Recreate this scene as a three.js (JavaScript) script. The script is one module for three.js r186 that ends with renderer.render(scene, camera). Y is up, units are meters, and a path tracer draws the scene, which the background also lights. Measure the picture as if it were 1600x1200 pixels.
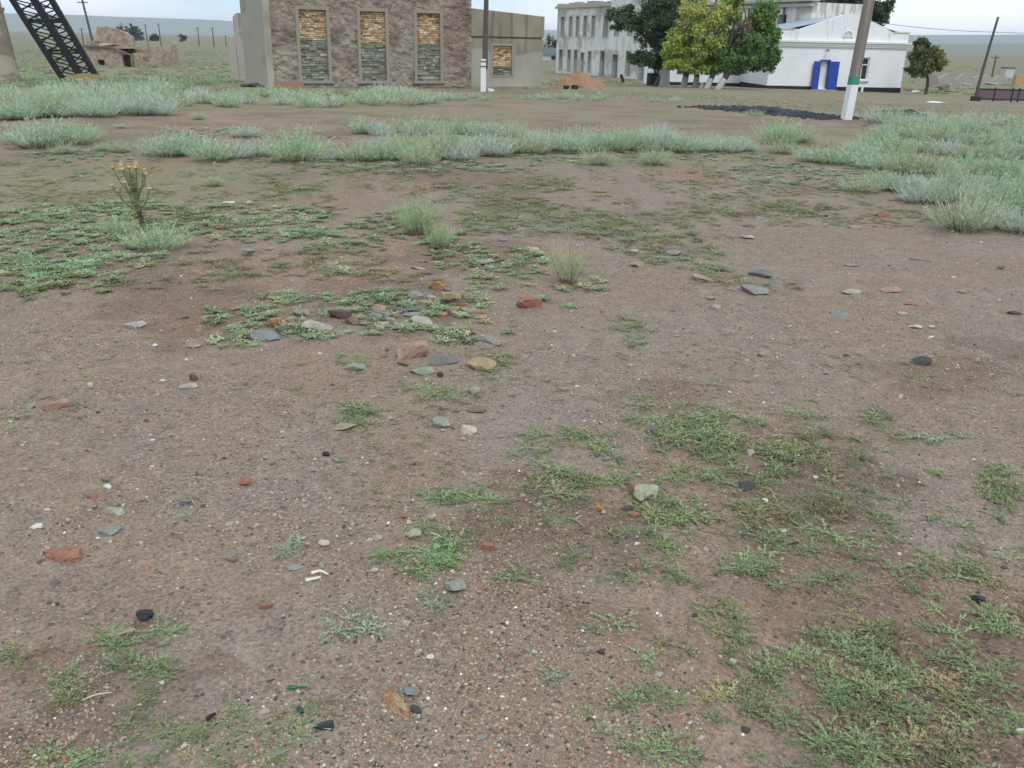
import * as THREE from 'three';
import { mergeGeometries, mergeVertices, toCreasedNormals } from 'three/addons/utils/BufferGeometryUtils.js';

// ---------------------------------------------------------------- camera, sky, sun, exposure
const scene = new THREE.Scene();
const EYE = 1.6, PITCH = -21.0, ROLL = 1.2, FOCAL = 1400;           // focal length in pixels of the 1600 x 1200 photograph
const camera = new THREE.PerspectiveCamera(2 * Math.atan(600 / FOCAL) * 180 / Math.PI, 4 / 3, 0.05, 20000);
camera.rotation.order = 'YXZ';
camera.rotation.set(PITCH * Math.PI / 180, 0, ROLL * Math.PI / 180);
camera.position.set(0, EYE, 0);
camera.updateMatrixWorld(true);
scene.add(camera);
const renderer = new THREE.WebGLRenderer({ antialias: true });
renderer.toneMapping = THREE.LinearToneMapping;
renderer.toneMappingExposure = 1.06;
renderer.shadowMap.enabled = true;
const SUN = 1.5, SKY = 1.08;
const sun = new THREE.DirectionalLight(new THREE.Color(1.0, 0.97, 0.92), SUN);
sun.position.set(24, 100, 50); sun.target.position.set(0, 0, -20);
sun.castShadow = true; sun.shadow.radius = 45; sun.shadow.mapSize.set(4096, 4096);
Object.assign(sun.shadow.camera, { left: -90, right: 90, top: 90, bottom: -90, near: 1, far: 400 });
scene.add(sun, sun.target);

// ---------------------------------------------------------------- numbers
function rng(seed) { let s = seed | 0; return () => { s = (s + 0x6d2b79f5) | 0; let t = Math.imul(s ^ (s >>> 15), 1 | s); t = (t + Math.imul(t ^ (t >>> 7), 61 | t)) ^ t; return ((t ^ (t >>> 14)) >>> 0) / 4294967296; }; }
const clamp = (x, a = 0, b = 1) => Math.min(b, Math.max(a, x));
const lerp = (a, b, t) => a + (b - a) * t;
const smooth = (a, b, x) => { const t = clamp((x - a) / (b - a)); return t * t * (3 - 2 * t); };
function hash(x, y, s) { let h = Math.imul(x | 0, 374761393) ^ Math.imul(y | 0, 668265263) ^ Math.imul(s | 0, 1442695041); h = Math.imul(h ^ (h >>> 13), 1274126177); h ^= h >>> 16; return (h >>> 0) / 4294967296; }
function vnoise(x, y, s = 0, per = 0) {
  let x0 = Math.floor(x), y0 = Math.floor(y); const fx = x - x0, fy = y - y0, u = fx * fx * (3 - 2 * fx), v = fy * fy * (3 - 2 * fy);
  let x1 = x0 + 1, y1 = y0 + 1;
  if (per) { x0 = ((x0 % per) + per) % per; x1 = ((x1 % per) + per) % per; y0 = ((y0 % per) + per) % per; y1 = ((y1 % per) + per) % per; }
  return lerp(lerp(hash(x0, y0, s), hash(x1, y0, s), u), lerp(hash(x0, y1, s), hash(x1, y1, s), u), v);
}
function fbm(x, y, s = 0, oct = 4, per = 0) { let a = 0.5, f = 1, r = 0, n = 0; for (let i = 0; i < oct; i++) { r += a * vnoise(x * f, y * f, s + i * 17, per * f); n += a; a *= 0.5; f *= 2; } return r / n; }
const V = (x, y, z) => new THREE.Vector3(x, y, z);

// sky: bright broken overcast, the same all round
{
  const W = 1024, H = 512, d = new Float32Array(W * H * 4);
  for (let j = 0; j < H; j++) for (let i = 0; i < W; i++) {
    const el = ((j + 0.5) / H - 0.5) * Math.PI, az = (i + 0.5) / W * 2 * Math.PI, o = (j * W + i) * 4;
    const k = 1 / (Math.max(Math.sin(el), 0) + 0.28), X = Math.cos(el) * Math.cos(az) * k, Y = Math.cos(el) * Math.sin(az) * k;
    const c = smooth(0.34, 0.68, fbm(X * 1.3 + 5.2, Y * 1.3 + 9.1, 3, 5)), s = 0.94 + 0.12 * fbm(X * 3 + 1, Y * 3, 8, 4);
    d[o] = lerp(0.60, 0.98, c) * s * SKY; d[o + 1] = lerp(0.79, 1.01, c) * s * SKY; d[o + 2] = lerp(0.97, 1.05, c) * s * SKY; d[o + 3] = 1;
  }
  const t = new THREE.DataTexture(d, W, H, THREE.RGBAFormat, THREE.FloatType);
  t.mapping = THREE.EquirectangularReflectionMapping; t.magFilter = THREE.LinearFilter; t.minFilter = THREE.LinearFilter; t.colorSpace = THREE.LinearSRGBColorSpace; t.needsUpdate = true;
  scene.background = t; scene.environment = t;
}
scene.fog = new THREE.FogExp2(0xd8e4ee, 0.00016);

// ---------------------------------------------------------------- terrain
const PROFILE = [[0, 0], [19, 0], [23.3, -0.02], [30, -0.2], [38, -0.42], [44, -0.6], [52, -0.84], [60, -1.1], [66, -1.28], [75, -1.58], [90, -1.9], [110, -2.2], [130, -2.4], [400, -3.0], [20000, -3.0]];
function profile(r) {
  let i = 0; while (i < PROFILE.length - 2 && r > PROFILE[i + 1][0]) i++;
  const [a, ya] = PROFILE[i], [b, yb] = PROFILE[i + 1], sl = (k) => { if (k <= 0 || k >= PROFILE.length - 1) return 0; return (PROFILE[k + 1][1] - PROFILE[k - 1][1]) / (PROFILE[k + 1][0] - PROFILE[k - 1][0]); };
  const h = b - a, t = clamp((r - a) / h), m0 = sl(i) * h, m1 = sl(i + 1) * h, t2 = t * t, t3 = t2 * t;
  return (2 * t3 - 3 * t2 + 1) * ya + (t3 - 2 * t2 + t) * m0 + (-2 * t3 + 3 * t2) * yb + (t3 - t2) * m1;
}
function ground(x, z) {
  const r = Math.hypot(x, z);
  let y = profile(r);
  const near = 1 - smooth(30, 60, r);
  y += near * (fbm(x / 4.1 + 31, z / 4.1 + 7, 40, 2) - 0.5) * 0.07;
  const fine = 1 - smooth(9, 20, r);
  if (fine > 0) y += fine * ((fbm(x / 0.9, z / 0.9, 44, 3) - 0.5) * 0.05 + (fbm(x / 0.17, z / 0.17, 47, 2) - 0.5) * 0.02);
  if (r > 45) y += smooth(45, 90, r) * (1 - smooth(300, 800, r)) * (fbm(x / 18, z / 18, 51, 3) - 0.5) * 0.35;
  return y;
}
const _q = camera.quaternion.clone();
function rayOf(u, v) { return V((u - 800) / FOCAL, -(v - 600) / FOCAL, -1).applyQuaternion(_q); }
function groundAt(u, v) {                                               // where the line of sight measured in the photograph meets the ground
  const d = rayOf(u, v).normalize(); let t = 1, last = 1;
  for (let i = 0; i < 900; i++) { if (EYE + d.y * t < ground(d.x * t, d.z * t)) break; last = t; t *= 1.012; }
  let a = last, b = t;
  for (let i = 0; i < 18; i++) { const m = (a + b) / 2; if (EYE + d.y * m < ground(d.x * m, d.z * m)) b = m; else a = m; }
  const x = d.x * b, z = d.z * b, f = V(0, 0, -1).applyQuaternion(_q);
  return { x, y: ground(x, z), z, px: FOCAL / (f.x * x + f.y * (d.y * b) + f.z * z) };   // px: photograph pixels per metre there
}
function atDepth(u, v, D) { const d = rayOf(u, v), t = D / -d.z; return V(d.x * t, EYE + d.y * t, -D); }
const onGround = (x, z) => V(x, ground(x, z), z);

// ---------------------------------------------------------------- naming and building helpers
const used = new Map();
function numbered(name) { const n = used.get(name) ?? 0; used.set(name, n + 1); return n ? name + '_' + String(n).padStart(3, '0') : name; }
function tag(o, label, category, group, kind) { o.userData = { label, category }; if (group) o.userData.group = group; if (kind) o.userData.kind = kind; return o; }
function thing(name, label, category, pos, turn = 0, group) {
  const o = new THREE.Group(); o.name = numbered(name); scene.add(o);
  o.position.copy(pos); o.rotation.y = turn; return tag(o, label, category, group);
}
function part(name, geo, mat, parent = scene) {
  const m = new THREE.Mesh(geo, mat); m.name = parent === scene ? numbered(name) : name; m.castShadow = m.receiveShadow = true; parent.add(m); return m;
}
const rgb = (r, g, b) => new THREE.Color().setRGB(r, g, b);
const mat = (c, rough = 0.9, more = {}) => new THREE.MeshStandardMaterial({ color: Array.isArray(c) ? rgb(...c) : c, roughness: rough, ...more });
function dataTex(W, H, fill, srgb = true, wrap = true) {                 // fill(i, j) -> linear [r, g, b] or a grey number
  const d = new Uint8Array(W * H * 4), enc = (c) => Math.round(255 * clamp(srgb ? (c <= 0.0031308 ? c * 12.92 : 1.055 * Math.pow(c, 1 / 2.4) - 0.055) : c));
  for (let j = 0; j < H; j++) for (let i = 0; i < W; i++) { const c = fill(i, j), o = (j * W + i) * 4; for (let k = 0; k < 3; k++) d[o + k] = enc(typeof c === 'number' ? c : c[k]); d[o + 3] = 255; }
  const t = new THREE.DataTexture(d, W, H, THREE.RGBAFormat);
  t.colorSpace = srgb ? THREE.SRGBColorSpace : THREE.NoColorSpace; t.magFilter = t.minFilter = THREE.LinearFilter; if (wrap) t.wrapS = t.wrapT = THREE.RepeatWrapping; t.needsUpdate = true; return t;
}
function box(w, h, d, x = 0, y = 0, z = 0) { return new THREE.BoxGeometry(w, h, d).translate(x, y, z); }   // centred in x and z, standing on y
const slab = (x0, x1, y0, y1, z0, z1) => box(x1 - x0, y1 - y0, z1 - z0, (x0 + x1) / 2, (y0 + y1) / 2, (z0 + z1) / 2);
function bar(a, b, w, h = w) { const d = b.clone().sub(a), g = new THREE.BoxGeometry(w, d.length(), h); g.applyQuaternion(new THREE.Quaternion().setFromUnitVectors(V(0, 1, 0), d.clone().normalize())); const m = a.clone().add(b).multiplyScalar(0.5); return g.translate(m.x, m.y, m.z); }
function limb(pts, r0, r1, seg = 8) {                                    // a tapered tube along points
  const c = new THREE.CatmullRomCurve3(pts), n = Math.max(2, pts.length * 2), fr = c.computeFrenetFrames(n, false), P = [], I = [];
  for (let i = 0; i <= n; i++) { const p = c.getPoint(i / n), r = lerp(r0, r1, i / n); for (let k = 0; k < seg; k++) { const a = k / seg * 2 * Math.PI, q = p.clone().addScaledVector(fr.normals[i], Math.cos(a) * r).addScaledVector(fr.binormals[i], Math.sin(a) * r); P.push(q.x, q.y, q.z); } }
  for (let i = 0; i < n; i++) for (let k = 0; k < seg; k++) { const a = i * seg + k, b = i * seg + (k + 1) % seg; I.push(a, b, a + seg, b, b + seg, a + seg); }
  const t0 = P.length / 3; let p = pts[pts.length - 1]; P.push(p.x, p.y, p.z); for (let k = 0; k < seg; k++) I.push(n * seg + k, n * seg + (k + 1) % seg, t0);
  const g = new THREE.BufferGeometry(); g.setAttribute('position', new THREE.Float32BufferAttribute(P, 3)); g.setIndex(I); g.computeVertexNormals(); return g;
}
function noUv(g) { const h = g.index ? g.toNonIndexed() : g; for (const k of Object.keys(h.attributes)) if (k !== 'position' && k !== 'normal') h.deleteAttribute(k); return h; }
const merged = (list) => mergeGeometries(list.map(noUv));
function tinted(g, c) { const h = noUv(g), n = h.attributes.position.count, a = new Float32Array(n * 3); for (let i = 0; i < n; i++) { a[i * 3] = c[0]; a[i * 3 + 1] = c[1]; a[i * 3 + 2] = c[2]; } h.setAttribute('color', new THREE.BufferAttribute(a, 3)); return h; }
const mergedColors = (list) => mergeGeometries(list);
class Blades {                                                           // many small flat leaves or blades in one geometry
  constructor() { this.p = []; this.c = []; }
  tri(a, b, c, col) { for (const q of [a, b, c]) { this.p.push(q.x, q.y, q.z); this.c.push(col[0], col[1], col[2]); } }
  leaf(base, dir, side, len, wid, col) { const m = base.clone().addScaledVector(dir, len * 0.45), t = base.clone().addScaledVector(dir, len), l = m.clone().addScaledVector(side, wid / 2), r = m.clone().addScaledVector(side, -wid / 2); this.tri(base, l, t, col); this.tri(base, t, r, col); }
  blade(pts, w, col, toward) { for (let i = 0; i < pts.length - 1; i++) { const a = pts[i], b = pts[i + 1], d = b.clone().sub(a), s = d.clone().cross(toward).normalize(), wa = w * (1 - i / (pts.length - 1) * 0.7) / 2, wb = w * (1 - (i + 1) / (pts.length - 1) * 0.7) / 2; const a0 = a.clone().addScaledVector(s, wa), a1 = a.clone().addScaledVector(s, -wa), b0 = b.clone().addScaledVector(s, wb), b1 = b.clone().addScaledVector(s, -wb); this.tri(a0, a1, b1, col); this.tri(a0, b1, b0, col); } }
  geometry() { const g = new THREE.BufferGeometry(); g.setAttribute('position', new THREE.Float32BufferAttribute(this.p, 3)); g.setAttribute('color', new THREE.Float32BufferAttribute(this.c, 3)); g.computeVertexNormals(); return g; }
}
const vary = (c, R, a = 0.2, hue = 0.06) => { const k = 1 + (R() - 0.5) * 2 * a; return [c[0] * k * (1 + (R() - 0.5) * hue * 2), c[1] * k, c[2] * k * (1 + (R() - 0.5) * hue * 2)]; };
const leafMat = (o = {}) => new THREE.MeshPhysicalMaterial({ color: 0xffffff, vertexColors: true, roughness: 0.85, side: THREE.DoubleSide, transmission: 0.3, thickness: 0, specularIntensity: 0.3, ...o });

//@@STRUCTURE
// ---------------------------------------------------------------- the ground sheet
const TILE = 4;
let soilMap, soilBump;
{
  const N = 2048, R = rng(11), h = new Float32Array(N * N), col = new Float32Array(N * N * 3);
  for (let j = 0; j < N; j++) for (let i = 0; i < N; i++) {
    const x = i / N, y = j / N, a = fbm(x * 8, y * 8, 1, 3, 8), b = fbm(x * 64, y * 64, 5, 3, 64), g = hash(i, j, 9), q = vnoise(x * 512, y * 512, 6, 512), o = j * N + i;
    h[o] = 0.35 + 0.2 * (b - 0.5) + 0.22 * (q - 0.5) + 0.08 * (g - 0.5);
    const k = 0.86 + 0.34 * (b - 0.5) + 0.55 * (q - 0.5) + 0.3 * (g - 0.5), w = smooth(0.35, 0.65, a);
    col[o * 3] = lerp(0.262, 0.264, w) * k; col[o * 3 + 1] = lerp(0.200, 0.190, w) * k; col[o * 3 + 2] = lerp(0.153, 0.138, w) * k;
  }
  const grit = [[0.42, 0.35, 0.27], [0.34, 0.27, 0.19], [0.46, 0.41, 0.34], [0.26, 0.2, 0.15], [0.10, 0.085, 0.07], [0.36, 0.28, 0.2], [0.24, 0.21, 0.18], [0.32, 0.18, 0.12], [0.2, 0.17, 0.14]];
  for (let n = 0; n < 150000; n++) {
    const cx = R() * N, cy = R() * N, dens = fbm(cx / N * 6, cy / N * 6, 21, 3, 6); if (R() > 0.25 + smooth(0.4, 0.62, dens)) continue;
    const r = 0.6 + Math.pow(R(), 4) * 4.2, e = 0.6 + R() * 0.6, an = R() * 3.14, ca = Math.cos(an), sa = Math.sin(an), c = grit[Math.floor(R() * grit.length)], k = 0.6 + R() * 0.5, m = Math.ceil(r + 1);
    for (let dy = -m; dy <= m; dy++) for (let dx = -m; dx <= m; dx++) {
      const u = (dx * ca + dy * sa), v = (-dx * sa + dy * ca) / e, q = Math.hypot(u, v) / r; if (q > 1) continue;
      const o = (((Math.floor(cy) + dy) % N + N) % N) * N + ((Math.floor(cx) + dx) % N + N) % N, w = smooth(1, 0.6, q) * 0.9;
      for (let z = 0; z < 3; z++) col[o * 3 + z] = lerp(col[o * 3 + z], c[z] * k, w);
      h[o] = lerp(h[o], 0.45 + 0.11 * r * Math.sqrt(1 - q * q), w);
    }
  }
  soilMap = dataTex(N, N, (i, j) => { const o = (j * N + i) * 3; return [col[o], col[o + 1], col[o + 2]]; });
  soilBump = dataTex(N, N, (i, j) => clamp(h[j * N + i]), false);
}
const dampSpots = [[90, 1120, 0.30], [30, 1170, 0.25], [1500, 1150, 0.35], [1560, 1060, 0.3], [870, 835, 0.42], [820, 800, 0.3], [1260, 745, 0.34], [1300, 720, 0.3], [720, 400, 0.7], [560, 470, 0.7], [300, 520, 0.4], [200, 420, 0.9], [1560, 545, 0.3], [1010, 620, 0.3]].map(([u, v, q]) => ({ ...groundAt(u, v), q }));
const groundTint = (x, z) => {                                           // broad patches of different soil
  const r = Math.hypot(x, z), a = fbm(x / 1.7 + 3, z / 1.7 + 8, 61, 4), b = fbm(x / 0.75, z / 0.75, 65, 4), c = fbm(x / 5.5 + 9, z / 5.5, 69, 4);
  let t = [1, 1, 1]; const mixTo = (q, w) => { t = t.map((v, i) => lerp(v, q[i], w)); };
  mixTo([1.10, 0.95, 0.88], smooth(0.5, 0.68, a) * 0.8);                  // reddish brick dust
  mixTo([1.0, 1.02, 1.06], smooth(0.52, 0.66, b) * 0.7);                 // grey silt washed flat
  mixTo([0.74, 0.68, 0.64], smooth(0.58, 0.74, fbm(x / 1.1 + 50, z / 1.1, 73, 4)) * 0.8);   // dark humus
  for (const d of dampSpots) { const k = Math.hypot(x - d.x, z - d.z) / d.q; if (k < 2) mixTo([0.60, 0.52, 0.48], smooth(0.1, -0.25, k - 0.9 - (fbm(x * 5, z * 5, 79, 4) - 0.5) * 2.2) * 0.5); }   // dark wet humus with ragged outlines
  mixTo([0.92, 1.06, 0.80], smooth(0.45, 0.6, c) * smooth(8.5, 10.5, r) * 0.8);             // thin green algae and seedlings
  mixTo([0.66, 0.74, 0.52], smooth(10, 18, r) * smooth(0.50, 0.66, fbm(x / 0.9 + 13, z / 0.7, 83, 4)) * 0.75);   // tufts of dry moss and turf
  mixTo([1.16, 1.08, 0.98], smooth(12, 20, r) * smooth(0.56, 0.7, fbm(x / 1.4 + 41, z / 0.8, 87, 4)) * 0.7);   // pale bare clay
  mixTo([0.88, 1.06, 0.78], smooth(26, 42, r) * smooth(0.35, 0.55, fbm(x / 14 + 4, z / 5, 77, 3)) * 0.9);   // steppe turf farther off
  mixTo([0.72, 0.88, 0.62], smooth(90, 160, r) * 0.8);
  return t;
};
{
  const rings = [0.25]; while (rings.at(-1) < 60) rings.push(rings.at(-1) * (rings.at(-1) < 1.2 ? 1.08 : 1.0135)); while (rings.at(-1) < 6000) rings.push(rings.at(-1) * 1.06);
  const ang = []; for (let a = -180; a < 180; a += Math.abs(a + 0.001) < 38 ? 0.2 : 2.5) ang.push(a * Math.PI / 180);
  const n = ang.length, P = [], U = [], C = [], I = [];
  const put = (x, z) => { P.push(x, ground(x, z), z); U.push(x / TILE, z / TILE); C.push(...groundTint(x, z)); };
  put(0, 0);
  for (const r of rings) for (const a of ang) put(Math.sin(a) * r, -Math.cos(a) * r);
  for (let k = 0; k < n; k++) I.push(0, 1 + (k + 1) % n, 1 + k);
  for (let i = 0; i < rings.length - 1; i++) for (let k = 0; k < n; k++) { const a = 1 + i * n + k, b = 1 + i * n + (k + 1) % n; I.push(a, b, a + n, b, b + n, a + n); }
  const g = new THREE.BufferGeometry(); g.setAttribute('position', new THREE.Float32BufferAttribute(P, 3)); g.setAttribute('uv', new THREE.Float32BufferAttribute(U, 2)); g.setAttribute('color', new THREE.Float32BufferAttribute(C, 3)); g.setIndex(I); g.computeVertexNormals();
  const m = part('ground', g, new THREE.MeshStandardMaterial({ map: soilMap, bumpMap: soilBump, bumpScale: 0.012, vertexColors: true, roughness: 0.97 }));
  tag(m, 'brown stony bare earth with patches of silt and turf', 'ground', null, 'structure');
}
// hills on the horizon
function hills(name, label, D, az0, az1, base, height, seed, c) {
  const P = [], I = [], n = 160, m = 10;
  for (let i = 0; i <= n; i++) for (let j = 0; j <= m; j++) {
    const a = lerp(az0, az1, i / n) * Math.PI / 180, t = j / m, r = D * (0.8 + 0.5 * t), e = Math.min(1, Math.min(i, n - i) / (n * 0.12));
    const h = base + height * e * Math.sin(t * Math.PI) * (0.35 + 0.9 * fbm(i / n * 7 + seed, t * 1.2, seed, 4));
    P.push(Math.sin(a) * r, h, -Math.cos(a) * r);
  }
  for (let i = 0; i < n; i++) for (let j = 0; j < m; j++) { const a = i * (m + 1) + j; I.push(a, a + m + 1, a + 1, a + 1, a + m + 1, a + m + 2); }
  const g = new THREE.BufferGeometry(); g.setAttribute('position', new THREE.Float32BufferAttribute(P, 3)); g.setIndex(I); g.computeVertexNormals();
  tag(part(name, g, mat(c, 1)), label, 'hills', null, 'structure');
}
hills('hills', 'low hazy hills along the horizon', 4200, -70, 70, -12, 78, 4, [0.21, 0.22, 0.19]);
hills('hills', 'nearer low ridge on the horizon at right', 2600, 8, 60, -10, 34, 15, [0.15, 0.145, 0.10]);

//@@OBJECTS
// ---------------------------------------------------------------- stones (shape used from here on)
function rockAt(sx, sy, sz, seed, cuts = 11, rough = 0.035) {              // an angular stone: a ball cut by random planes, then weathered
  const R = rng(seed * 7919 + 13), g = mergeVertices(new THREE.IcosahedronGeometry(1, 6).deleteAttribute('uv').deleteAttribute('normal')), p = g.attributes.position, pl = [];
  for (let i = 0; i < cuts; i++) { const z = R() * 2 - 1, a = R() * 6.283, s = Math.sqrt(1 - z * z); pl.push([s * Math.cos(a), z, s * Math.sin(a), 0.4 + R() * 0.3]); }
  for (const [a, b] of [[0, 1], [0, -1]]) pl.push([(R() - 0.5) * 0.25, b, (R() - 0.5) * 0.25, 0.6]);
  const v = V(0, 0, 0);
  for (let i = 0; i < p.count; i++) {
    v.fromBufferAttribute(p, i).normalize(); let d = 1;
    for (const q of pl) { const k = v.x * q[0] + v.y * q[1] + v.z * q[2]; if (k > 0.01) d = Math.min(d, q[3] / k); }
    d *= 1 + (fbm(v.x * 3 + 9 + v.z * 2, v.y * 3 + v.z * 3 + seed, seed % 97, 3) - 0.5) * rough * 3; p.setXYZ(i, v.x * d, v.y * d, v.z * d);
  }
  g.computeBoundingBox(); const b = g.boundingBox, s = b.getSize(V(0, 0, 0)), c = b.getCenter(V(0, 0, 0)); g.translate(-c.x, -c.y, -c.z); g.scale(sx / s.x, sy / s.y, sz / s.z);
  return toCreasedNormals(g.toNonIndexed(), 0.25);
}
function brickAt(sx, sy, sz, seed) {                                      // a broken piece of brick: a box with knocked-off corners
  const R = rng(seed * 104729 + 7), g = mergeVertices(new THREE.BoxGeometry(1, 1, 1, 7, 5, 7).deleteAttribute('uv').deleteAttribute('normal')), p = g.attributes.position, pl = [];
  for (let i = 0; i < 6; i++) { const v = V(R() - 0.5, (R() - 0.5) * 0.9, R() - 0.5).normalize(); pl.push([v.x, v.y, v.z, 0.36 + R() * 0.18]); }
  for (let i = 0; i < p.count; i++) {
    let x = p.getX(i), y = p.getY(i), z = p.getZ(i); for (const q of pl) { const k = x * q[0] + y * q[1] + z * q[2] - q[3]; if (k > 0) { x -= q[0] * k; y -= q[1] * k; z -= q[2] * k; } }
    const n = 0.085; x += (hash(i, 1, seed) - 0.5) * n; y += (hash(i, 2, seed) - 0.5) * n; z += (hash(i, 3, seed) - 0.5) * n; p.setXYZ(i, x * sx, y * sy, z * sz);
  }
  return toCreasedNormals(g.toNonIndexed(), 0.6);
}
// ---------------------------------------------------------------- the plastered ruin with walled-up windows
const P2 = (w, h, fill, srgb) => dataTex(w, h, fill, srgb, false);
function wallShape(outline, holes = []) {
  const s = new THREE.Shape(outline.map(([x, y]) => new THREE.Vector2(x, y)));
  for (const [x0, x1, y0, y1] of holes) s.holes.push(new THREE.Path([[x0, y0], [x1, y0], [x1, y1], [x0, y1]].map(([x, y]) => new THREE.Vector2(x, y))));
  return s;
}
function wallGeo(outline, holes, thick, uw = 1, uh = 1) {               // front face at z = 0, body behind it
  const g = new THREE.ExtrudeGeometry(wallShape(outline, holes), { depth: thick, bevelEnabled: false }); g.translate(0, 0, -thick);
  const uv = g.attributes.uv, p = g.attributes.position, nn = g.attributes.normal;
  for (let i = 0; i < uv.count; i++) { const side = Math.abs(nn.getX(i)) > 0.5; uv.setXY(i, (side ? p.getZ(i) + 2 : p.getX(i)) / uw, p.getY(i) / uh); }
  return g;
}
function ragged(x0, x1, y, amp, seed, n = 14) { const R = rng(seed), a = []; for (let i = 0; i <= n; i++) a.push([lerp(x1, x0, i / n), y + (R() - 0.5) * amp * 2]); return a; }
const courses = (x0, x1, y0, y1, z, bw, bh, joint, cols, seed, jit) => {  // a walled-up opening: single bricks or stones, each its own block
  const R = rng(seed), out = []; let y = y0, row = 0;
  while (y < y1 - 0.02) {
    const h = Math.min(bh * (1 + (R() - 0.5) * jit), y1 - y); let x = x0 - (row % 2) * bw * 0.5 * (0.8 + R() * 0.4);
    while (x < x1) {
      const w = bw * (1 + (R() - 0.5) * jit * 1.6), a = Math.max(x, x0), b = Math.min(x + w - joint, x1);
      if (b - a > 0.03) { const c = vary(cols[Math.floor(R() * cols.length)], R, 0.22, 0.05), proud = (R() - 0.5) * 0.06 * (0.4 + jit); const g = slab(a, b, y, y + h - joint, z - 0.2, z + proud + (R() < 0.05 ? -0.09 : 0)); g.translate(0, 0, 0); out.push(tinted(g, c)); }
      x += w;
    }
    y += h; row++;
  }
  return mergedColors(out);
};
const blockMat = mat([1, 1, 1], 0.95, { vertexColors: true });
const mortarMat = mat([0.2, 0.17, 0.13], 1), stoneMortar = mat([0.13, 0.13, 0.11], 1);
const OCHRE = [[0.48, 0.33, 0.19], [0.54, 0.40, 0.25], [0.40, 0.25, 0.13], [0.60, 0.48, 0.33], [0.33, 0.2, 0.1]], FIELD = [[0.20, 0.22, 0.19], [0.28, 0.29, 0.24], [0.15, 0.17, 0.15], [0.33, 0.31, 0.25], [0.24, 0.23, 0.17]];
{
  const P0 = onGround(-11.13, -42), W = 9.7, H = 6.4, turn = Math.atan2(4, 8.83);
  const sunk = 0.25, r = thing('plaster_ruin', 'roofless ruin of rough reddish plaster with three tall walled-up windows', 'ruin', V(P0.x, P0.y, P0.z), turn);
  const wins = [[2.12, 1.5], [4.86, 1.46], [7.54, 1.42]], y0 = 0.28, y1 = 3.4;
  const redness = (x, y) => {                                            // old red limewash left in patches, grey cement where it has gone
    const n = fbm(x * 0.9 + 3, y * 0.9, 91, 4); let k = smooth(0.42, 0.6, n) * 0.6;
    k += smooth(8.0, 8.8, x) * smooth(9.9, 9.1, x) * smooth(0.35, 0.55, fbm(x * 2, y * 1.2, 92, 3)) * 0.9; k += smooth(1.3, 2.6, y) * 0.2; return clamp(k * (0.35 + 0.65 * smooth(0.4, 1.8, y + (fbm(x, 7, 93, 3) - 0.5) * 2)) + smooth(8.3, 8.8, x) * 0.2);
  };
  const tw = 1024, th = 704, tex = P2(tw, th, (i, j) => {
    const x = i / tw * W, y = j / th * H - sunk, q = redness(x, y), n = fbm(x * 6, y * 6, 95, 4), g = fbm(x * 22, y * 22, 97, 2), soot = smooth(0.52, 0.7, fbm(x * 1.6 + 7, y * 1.1 + 2, 99, 4)) * 0.3;
    const c = [lerp(0.315, 0.265, q), lerp(0.275, 0.195, q), lerp(0.225, 0.163, q)], k = (0.92 + 0.75 * (n - 0.5) + 0.4 * (g - 0.5)) * (1 - soot);
    return c.map((v) => v * k);
  });
  const bump = P2(tw, th, (i, j) => { const x = i / tw * W, y = j / th * H; return clamp(0.5 + (fbm(x * 3.4 + y * 0.8, y * 4.4, 101, 5) - 0.5) * 1.8); }, false);
  for (const t of [tex, bump]) t.wrapS = t.wrapT = THREE.RepeatWrapping;
  const plaster = new THREE.MeshStandardMaterial({ map: tex, bumpMap: bump, bumpScale: 0.09, roughness: 1 });
  const grey = P2(512, 512, (i, j) => { const x = i / 85, y = j / 85, n = fbm(x * 1.3, y * 1.1, 111, 5), s = smooth(0.62, 0.74, fbm(x * 1.2, y * 0.7, 113, 4)); return [0.36, 0.335, 0.29].map((v) => v * (0.88 + 0.24 * n) * (1 - 0.3 * s)); }); grey.wrapS = grey.wrapT = THREE.RepeatWrapping;
  const cement = new THREE.MeshStandardMaterial({ map: grey, roughness: 0.95 });
  const g = wallGeo([[0, -sunk], [W, -sunk], ...ragged(0, W, H - 0.6, 0.2, 5)], wins.map(([c, w]) => [c - w / 2, c + w / 2, y0, y1]), 0.55, W, H); g.attributes.uv.needsUpdate = true;
  part('front_wall', g, plaster, r);
  const sideG = wallGeo([[0, -sunk], [6.6, -sunk], ...ragged(0, 6.6, H - 0.5, 0.2, 6)], [], 0.5, 20, 9); sideG.rotateY(Math.PI / 2); sideG.translate(-0.004, 0, -0.001); sideG.translate(0.5, 0, 0);
  const beige = P2(512, 512, (i, j) => { const n = fbm(i / 60, j / 60, 115, 5), q = smooth(0.6, 0.68, fbm(i / 70 + 3, j / 130, 117, 4)); return [0.40, 0.365, 0.305].map((v) => v * (0.86 + 0.22 * n) * (1 - 0.22 * q)); }); beige.wrapS = beige.wrapT = THREE.RepeatWrapping;
  const beigeM = new THREE.MeshStandardMaterial({ map: beige, roughness: 0.97 });
  part('side_wall', sideG, beigeM, r);
  part('back_wall', wallGeo([[0.5, -sunk], [W - 0.5, -sunk], ...ragged(0.5, W - 0.5, H - 0.9, 0.3, 7)], [], 0.5, 6, 6).translate(0, 0, -6.2), cement, r);
  const rs = wallGeo([[0.56, -sunk], [6.18, -sunk], ...ragged(0.56, 6.18, H - 0.8, 0.3, 8)], [], 0.5, 6, 6); rs.rotateY(Math.PI / 2); rs.translate(W - 0.02, 0, 0); part('side_wall', rs, cement, r);
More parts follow.
